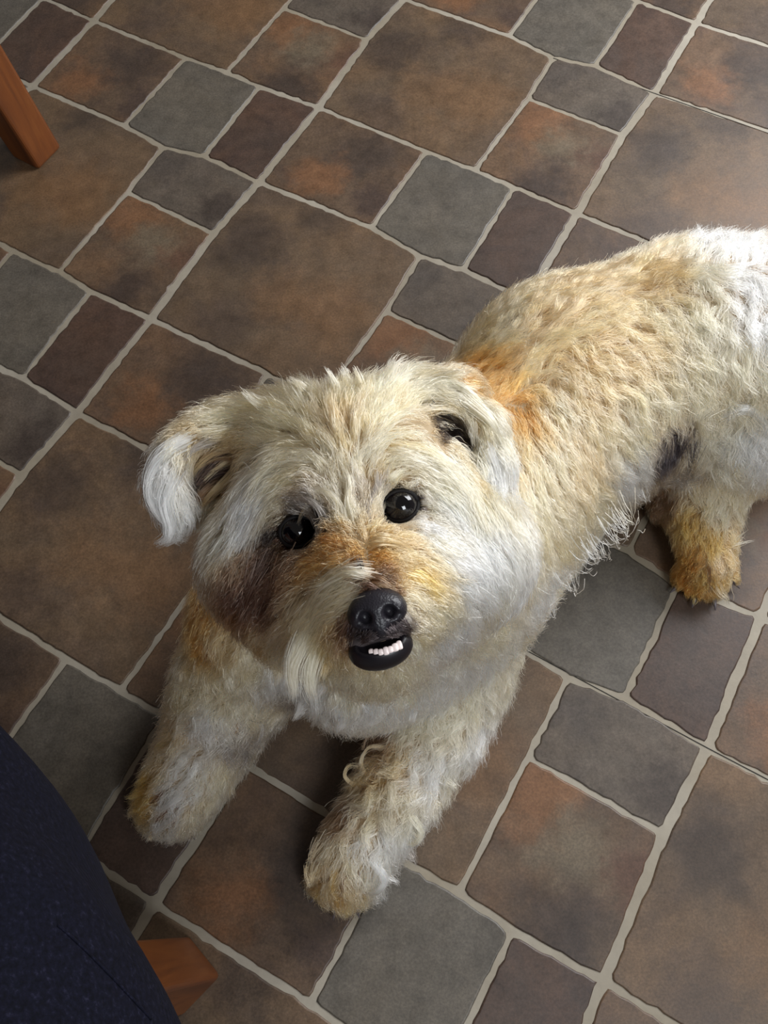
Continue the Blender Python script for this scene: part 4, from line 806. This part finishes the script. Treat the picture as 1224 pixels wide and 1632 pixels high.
LOCKS = [(26 if p_ else 20, c_, 3.0 if p_ else 6.0, p_, [(x_ - 16 * a_, y_ - 16 * b_, 2), (x_, y_, 6), (x_ + (10 if p_ else 6) * a_ + 4 * b_, y_ + (10 if p_ else 6) * b_ - 3 * a_, 7), (x_ + (19 if p_ else 11) * a_ + 2 * b_, y_ + (19 if p_ else 11) * b_, 5)]) for x_, y_, a_, b_, c_, p_ in TUFTS] + [
 # dark hair inside both ears, dark fuzz of the muzzle
 (90, 'inner', 3.2, 7, [(688, 660, 6), (710, 672, 10), (738, 690, 12)]), (90, 'inner', 3.2, 7, [(696, 678, 6), (722, 692, 12), (750, 716, 12)]), (50, 'inner', 2.4, 7, [(706, 700, 6), (732, 716, 12), (756, 742, 11)]), (60, 'cream', 1.8, 7, [(690, 672, 3), (722, 680, 9), (752, 700, 9)]), (60, 'grey', 2.0, 7, [(700, 700, 3), (730, 715, 9), (755, 742, 8)]),
 (160, 'inner', 4.0, 6, [(355, 738, 2), (335, 750, 6), (315, 772, 6)]), (110, 'brown', 4.0, 6, [(372, 722, 2), (340, 728, 6), (312, 745, 6)]), (90, 'brown', 3.5, 6, [(350, 768, 2), (325, 785, 6), (308, 810, 6)]), (60, 'sand', 1.8, 6, [(380, 728, 3), (350, 742, 9), (325, 765, 9)]),
 (110, 'fuzz', 2.2, 5, [(572, 998, 6), (564, 1008, 9), (555, 1020, 8)]), (110, 'fuzz', 2.2, 5, [(634, 993, 6), (645, 1001, 9), (656, 1011, 8)]), (140, 'fuzz', 2.2, 5, [(594, 1006, 9), (586, 1014, 12), (576, 1022, 12)]), (130, 'fuzz', 2.2, 5, [(616, 1003, 9), (624, 1007, 12), (635, 1011, 12)]),
 (60, 'grey', 2.2, 5, [(640, 985, 4), (654, 994, 9), (666, 1004, 8)]), (60, 'umber', 2.2, 5, [(562, 990, 4), (552, 1004, 9), (544, 1020, 8)]),
 (90, 'umber', 2.6, 5, [(556, 985, 1), (547, 1000, 3), (542, 1018, 4)]), (80, 'grey', 2.4, 5, [(652, 985, 1), (662, 998, 3), (668, 1014, 4)]), (60, 'umber', 2.5, 5, [(575, 940, 1), (590, 936, 2), (604, 942, 3)]), (60, 'brown', 2.5, 5, [(620, 936, 1), (634, 940, 2), (646, 950, 3)]),
 (160, 'umber', 5.0, 5, [(430, 905, 2), (408, 940, 6), (392, 985, 6)]), (160, 'umber', 5.0, 5, [(452, 930, 2), (432, 970, 6), (415, 1010, 6)]), (110, 'brown', 4.0, 5, [(480, 900, 2), (455, 930, 6), (440, 965, 6)]),  # dog's right cheek: its shade painted into the lock colours
 (80, 'cream', 2.4, 5, [(592, 918, 3), (560, 912, 8), (525, 925, 9), (495, 955, 8)]),
 (240, 'cream', 5.0, 5, [(565, 930, 2), (525, 950, 9), (490, 1000, 9), (465, 1060, 8), (470, 1110, 7)]),
 (220, 'cream', 5.0, 5, [(560, 950, 2), (530, 975, 8), (505, 1025, 8), (492, 1080, 7), (500, 1115, 6)]),
 (36, 'white', 1.8, 5, [(528, 958, 2), (512, 985, 8), (500, 1020, 9), (498, 1058, 7)]),
 (180, 'buff', 5.0, 5, [(500, 960, 2), (470, 1000, 8), (450, 1050, 8), (440, 1090, 7)]),
 (120, 'sand', 2.6, 5, [(540, 1000, 2), (525, 1040, 7), (515, 1080, 6)]),
 (130, 'orange', 2.4, 5, [(548, 868, 1), (520, 862, 6), (490, 878, 7), (470, 900, 6)]),
 (120, 'orange', 2.2, 5, [(560, 890, 1), (530, 893, 6), (505, 915, 7), (485, 940, 6)]),
 (90, 'sand', 2.0, 5, [(590, 870, 1), (610, 862, 6), (640, 868, 7), (660, 885, 6)]),
 (40, 'dark', 1.6, 5, [(577, 912, 1), (575, 900, 4), (571, 888, 6)]), (40, 'brown', 1.6, 5, [(585, 925, 1), (605, 925, 4), (622, 935, 5)]), (40, 'brown', 1.6, 5, [(570, 925, 1), (556, 922, 4), (545, 928, 5)]),
 (12, 'buff', 1.5, 5, [(502, 798, 2), (486, 812, 15), (476, 835, 20), (480, 862, 18)]), (40, 'grey', 1.6, 5, [(520, 815, 2), (500, 822, 14), (482, 822, 18), (460, 826, 16)]), (30, 'umber', 1.4, 5, [(515, 830, 2), (498, 832, 15), (480, 830, 19), (456, 836, 16)]),
 (60, 'grey', 1.8, 5, [(520, 830, 1), (508, 808, 7), (488, 795, 9), (465, 795, 8)]),
 (60, 'grey', 1.8, 5, [(510, 835, 1), (495, 815, 7), (470, 808, 9), (448, 815, 7)]),
 (40, 'dark', 1.4, 5, [(520, 845, 1), (512, 825, 6), (498, 812, 8)]),
 (70, 'cream', 1.8, 5, [(545, 835, 1), (538, 805, 7), (520, 785, 9), (500, 780, 8)]),
 (60, 'cream', 1.6, 5, [(565, 835, 1), (555, 800, 7), (558, 770, 8), (550, 745, 7)]),
 (50, 'grey', 1.6, 5, [(585, 830, 1), (590, 800, 6), (600, 775, 8), (602, 750, 7)]),
 (60, 'cream', 1.6, 5, [(600, 815, 1), (612, 790, 6), (620, 765, 7), (640, 748, 7)]),
 # top of the head
 (70, 'cream', 3.4, 5, [(600, 650, 3), (612, 620, 10), (622, 592, 18), (628, 572, 22)]),
 (90, 'cream', 2.4, 5, [(560, 660, 3), (545, 632, 10), (533, 608, 16), (522, 590, 20)]),
 (80, 'buff', 2.4, 5, [(520, 660, 3), (500, 635, 10), (480, 615, 16), (462, 605, 20)]),
 (60, 'cream', 4.0, 5, [(465, 665, 3), (435, 650, 10), (410, 640, 15), (388, 622, 20)]),
 (70, 'buff', 2.4, 5, [(580, 660, 3), (578, 630, 10), (572, 605, 15), (566, 588, 18)]),
 (70, 'buff', 2.4, 5, [(630, 650, 3), (655, 625, 10), (675, 605, 15), (692, 592, 18)]),
 (60, 'cream', 3.6, 5, [(545, 655, 3), (548, 625, 14), (552, 600, 18), (543, 585, 22)]),
 # ear left of the picture: rim and hanging tip
 (90, 'cream', 2.0, 6, [(365, 665, 3), (330, 668, 6), (300, 676, 8), (278, 682, 8)]),
 (140, 'white', 2.6, 6, [(300, 700, 3), (262, 722, 6), (240, 760, 7), (240, 800, 7), (262, 835, 7)]),
 (150, 'white', 2.6, 6, [(278, 760, 3), (262, 800, 6), (270, 835, 7), (268, 858, 7), (250, 868, 7)]),
 (120, 'white', 2.4, 6, [(300, 790, 3), (290, 830, 5), (283, 855, 5), (262, 868, 5)]),
 (80, 'grey', 2.0, 6, [(340, 700, 2), (312, 712, 6), (292, 735, 7)]), (70, 'sand', 2.0, 6, [(385, 715, 2), (345, 722, 8), (315, 745, 9), (300, 770, 7)]),
 (70, 'sand', 2.0, 6, [(390, 740, 2), (362, 765, 8), (335, 790, 9), (315, 820, 7)]), (80, 'cream', 2.2, 6, [(385, 780, 2), (360, 800, 8), (335, 820, 8), (312, 850, 7)]),
 (90, 'cream', 2.4, 5, [(395, 800, 2), (375, 840, 6), (368, 880, 7), (380, 920, 6)]),
 # ear right of the picture
 (110, 'cream', 2.4, 7, [(665, 640, 3), (705, 612, 7), (745, 625, 8), (775, 655, 8)]), (120, 'cream', 2.4, 7, [(745, 640, 3), (785, 675, 7), (803, 725, 8), (803, 775, 7)]),
 (120, 'white', 2.4, 7, [(780, 715, 3), (798, 765, 7), (800, 810, 7), (790, 850, 6)]), (60, 'cream', 1.8, 7, [(680, 652, 2), (705, 662, 7), (738, 678, 9), (762, 708, 8)]),
 (40, 'inner', 1.6, 7, [(700, 690, 1), (725, 692, 6), (750, 712, 6)]), (50, 'cream', 1.6, 7, [(735, 705, 2), (760, 715, 6), (775, 745, 6), (768, 780, 6)]),
 (90, 'white', 3.0, 5, [(425, 1070, 3), (428, 1095, 7), (436, 1120, 6)]), (80, 'white', 3.0, 5, [(520, 1070, 3), (512, 1092, 7), (500, 1112, 6)]), (120, 'white', 4.0, 5, [(560, 1110, 3), (552, 1140, 7), (540, 1162, 5)]), (120, 'white', 4.0, 5, [(605, 1105, 3), (600, 1135, 7), (590, 1155, 5)]),
 (120, 'white', 4.0, 5, [(690, 1070, 3), (694, 1110, 8), (705, 1145, 7)]), (100, 'white', 4.0, 5, [(655, 1095, 3), (660, 1120, 7), (655, 1150, 6)]), (70, 'white', 3.0, 5, [(490, 1105, 3), (480, 1130, 6), (468, 1148, 5)]),
 # curls of the forelegs
 (32, 'tan', 1.0, 1, [(625, 1195, 2), (590, 1190, 8), (575, 1215, 12), (590, 1240, 12), (606, 1228, 11)]),
 (32, 'brown', 1.0, 1, [(640, 1175, 2), (610, 1160, 8), (588, 1170, 11), (578, 1195, 11)]),
 (30, 'sand', 0.9, 1, [(610, 1250, 2), (575, 1255, 8), (550, 1240, 11), (556, 1220, 12), (575, 1222, 11)]),
 (60, 'cream', 1.6, 1, [(655, 1300, 2), (672, 1325, 8), (660, 1345, 10), (645, 1340, 9)]), (70, 'white', 1.8, 1, [(760, 1110, 3), (778, 1122, 9), (788, 1138, 12)]),
 (36, 'grey', 1.2, 2, [(385, 1150, 2), (412, 1150, 8), (416, 1175, 10), (400, 1195, 9)]), (36, 'cream', 1.2, 2, [(385, 1120, 2), (410, 1130, 8), (418, 1155, 10), (412, 1180, 9)]),
 (60, 'gold', 1.6, 2, [(248, 1240, 2), (230, 1258, 6), (212, 1265, 7)]), (60, 'gold', 1.6, 2, [(245, 1270, 2), (228, 1290, 6), (210, 1292, 6)]), (70, 'white', 1.6, 2, [(290, 1265, 2), (262, 1288, 7), (240, 1286, 7)]),
 (70, 'white', 1.6, 2, [(290, 1290, 2), (260, 1315, 6), (235, 1318, 5)]), (60, 'tan', 1.5, 2, [(255, 1300, 2), (245, 1325, 5), (238, 1340, 3)]),
 (60, 'tan', 1.5, 1, [(520, 1375, 2), (500, 1392, 6), (492, 1412, 5)]), (70, 'gold', 1.5, 1, [(535, 1385, 2), (528, 1415, 7), (540, 1442, 5)]), (70, 'white', 1.8, 1, [(590, 1370, 2), (612, 1400, 7), (600, 1422, 6), (580, 1424, 5)]),
 (30, 'brown', 1.2, 1, [(530, 1385, 2), (524, 1405, 4), (522, 1432, 3)]), (34, 'brown', 1.2, 1, [(548, 1390, 2), (546, 1415, 5), (552, 1440, 3)]), (30, 'brown', 1.2, 1, [(570, 1390, 2), (576, 1412, 4), (582, 1432, 3)]),
 (34, 'brown', 1.2, 2, [(262, 1262, 2), (240, 1278, 4), (222, 1284, 3)]), (30, 'brown', 1.2, 2, [(272, 1285, 2), (252, 1305, 4), (240, 1318, 3)]), (30, 'brown', 1.2, 2, [(285, 1290, 2), (276, 1312, 4), (272, 1330, 3)]),
 (40, 'brown', 1.6, 3, [(1110, 900, 2), (1104, 920, 4), (1100, 938, 3)]), (40, 'brown', 1.6, 3, [(1130, 905, 2), (1130, 925, 4), (1130, 945, 3)]), (50, 'brown', 3.0, 1, [(615, 1215, 2), (590, 1245, 4), (575, 1270, 4)]), (50, 'brown', 3.0, 1, [(580, 1290, 2), (555, 1305, 4), (540, 1325, 4)]),  # last two locks: shadow edge of the wrist painted as brown hair
 # thigh and rump
 (120, 'white', 2.6, 0, [(1150, 665, 3), (1185, 650, 9), (1215, 670, 10), (1225, 705, 9)]), (120, 'cream', 2.6, 0, [(1140, 640, 3), (1115, 660, 9), (1120, 690, 11), (1145, 700, 10)]),
 (120, 'white', 2.6, 3, [(1160, 700, 3), (1150, 735, 8), (1165, 765, 9)]), (120, 'white', 2.6, 3, [(1195, 700, 3), (1192, 745, 8), (1204, 785, 8)]), (90, 'cream', 2.2, 3, [(1140, 720, 3), (1120, 745, 8), (1130, 775, 8)]),
 (100, 'white', 2.8, 0, [(1110, 420, 3), (1118, 385, 12), (1112, 358, 20)]), (100, 'white', 2.8, 0, [(1140, 430, 3), (1150, 390, 12), (1145, 365, 18)]), (100, 'white', 2.8, 0, [(1180, 440, 3), (1188, 400, 12), (1195, 378, 16)]),
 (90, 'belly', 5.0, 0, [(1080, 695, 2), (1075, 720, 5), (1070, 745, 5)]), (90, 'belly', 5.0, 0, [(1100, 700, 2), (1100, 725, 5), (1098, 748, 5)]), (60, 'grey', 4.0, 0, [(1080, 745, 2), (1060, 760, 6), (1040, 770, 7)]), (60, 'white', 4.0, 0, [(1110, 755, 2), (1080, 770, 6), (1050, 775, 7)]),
 (9, 'cream', 2.0, 3, [(1165, 865, 2), (1180, 855, 8), (1192, 845, 10)]), (9, 'cream', 2.5, 3, [(1165, 870, 2), (1185, 865, 6), (1200, 862, 7)]),
]
for (c_, r_), cols in zip(EYES, (('dark', 'umber'), ('fuzz', 'grey'))):  # dark fuzz round the eyes; the first eye's shade is put into darker hair
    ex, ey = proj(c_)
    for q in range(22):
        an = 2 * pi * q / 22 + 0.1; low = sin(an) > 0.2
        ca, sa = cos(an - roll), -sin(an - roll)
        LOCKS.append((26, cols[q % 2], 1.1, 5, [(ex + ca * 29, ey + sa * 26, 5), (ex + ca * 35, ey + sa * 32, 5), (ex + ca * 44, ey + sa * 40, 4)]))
xs, xc, xl, xu = [], [], [], []
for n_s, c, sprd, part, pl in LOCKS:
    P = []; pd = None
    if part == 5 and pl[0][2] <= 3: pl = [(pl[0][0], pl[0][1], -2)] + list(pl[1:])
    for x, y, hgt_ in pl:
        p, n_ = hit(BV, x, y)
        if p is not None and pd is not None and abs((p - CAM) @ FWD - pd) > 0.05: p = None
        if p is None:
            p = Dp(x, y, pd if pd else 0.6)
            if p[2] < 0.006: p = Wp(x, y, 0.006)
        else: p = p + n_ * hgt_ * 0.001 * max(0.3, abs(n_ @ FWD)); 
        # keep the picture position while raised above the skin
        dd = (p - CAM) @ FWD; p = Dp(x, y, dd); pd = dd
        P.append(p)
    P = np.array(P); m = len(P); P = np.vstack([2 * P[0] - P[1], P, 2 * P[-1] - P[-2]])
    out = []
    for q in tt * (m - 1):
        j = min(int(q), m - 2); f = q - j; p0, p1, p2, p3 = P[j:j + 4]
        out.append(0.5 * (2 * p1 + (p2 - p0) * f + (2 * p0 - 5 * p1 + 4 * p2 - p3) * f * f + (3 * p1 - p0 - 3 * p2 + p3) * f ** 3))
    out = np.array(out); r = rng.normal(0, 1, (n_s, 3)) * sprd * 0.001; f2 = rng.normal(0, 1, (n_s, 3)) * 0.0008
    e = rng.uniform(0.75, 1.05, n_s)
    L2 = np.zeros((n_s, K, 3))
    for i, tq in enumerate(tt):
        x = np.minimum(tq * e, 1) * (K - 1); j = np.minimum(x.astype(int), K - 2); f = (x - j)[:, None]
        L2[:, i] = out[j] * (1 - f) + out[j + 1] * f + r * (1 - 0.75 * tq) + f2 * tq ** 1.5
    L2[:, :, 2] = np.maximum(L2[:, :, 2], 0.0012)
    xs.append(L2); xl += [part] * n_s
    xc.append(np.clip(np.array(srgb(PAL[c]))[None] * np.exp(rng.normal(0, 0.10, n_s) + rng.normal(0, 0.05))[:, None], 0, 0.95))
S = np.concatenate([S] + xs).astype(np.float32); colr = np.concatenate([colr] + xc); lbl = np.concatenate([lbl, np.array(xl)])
clear = np.concatenate([clear, np.ones(len(xl), bool)]); under = np.concatenate([under, np.zeros(len(xl), bool)])
NAMES = ['body_fur', 'leg_fur', 'leg_fur', 'leg_fur', 'tail_fur', 'head_fur', 'ear_fur', 'ear_fur']
tf = NT('dog_hair')
at = tf.node('ShaderNodeAttribute'); at.attribute_name = 'hair_colour'; hi = tf.node('ShaderNodeHairInfo')
rootk = tf.ramp(hi.outputs['Intercept'], [(0.0, 0.8), (0.35, 1.0), (1.0, 1.0)])
hb = tf.node('ShaderNodeBsdfHairPrincipled'); hb.parametrization = 'COLOR'; hb.model = 'CHIANG'
tf.link(tf.mix(1.0, at.outputs['Color'], rootk, 'MULTIPLY'), hb.inputs['Color'])
hb.inputs['Roughness'].default_value = 0.45; hb.inputs['Radial Roughness'].default_value = 0.85
hb.inputs['Random Roughness'].default_value = 0.2
tf.link(hb.outputs[0], tf.n['Material Output'].inputs['Surface'])
rad_pt = (1 - 0.75 * tt ** 1.5)
for L_, nm in enumerate(NAMES):
    m = np.where((lbl == L_) & clear)[0]
    if len(m) == 0: continue
    hc = bpy.data.hair_curves.new(nm); hc.add_curves([K] * len(m))
    hc.attributes['position'].data.foreach_set('vector', S[m].astype(np.float32).ravel())
    r0 = np.where(under[m], 0.00016, rng.uniform(0.00014, 0.00026, len(m)))
    rr = (r0[:, None] * rad_pt[None]).astype(np.float32).ravel()
    ra = hc.attributes.get('radius') or hc.attributes.new('radius', 'FLOAT', 'POINT'); ra.data.foreach_set('value', rr)
    ca = hc.attributes.new('hair_colour', 'FLOAT_COLOR', 'CURVE')
    ca.data.foreach_set('color', np.concatenate([colr[m], np.ones((len(m), 1))], 1).astype(np.float32).ravel())
    hc.materials.append(tf.m)
    o = bpy.data.objects.new(nm, hc); COL.objects.link(o); keep(o, dog); o['kind'] = 'stuff'
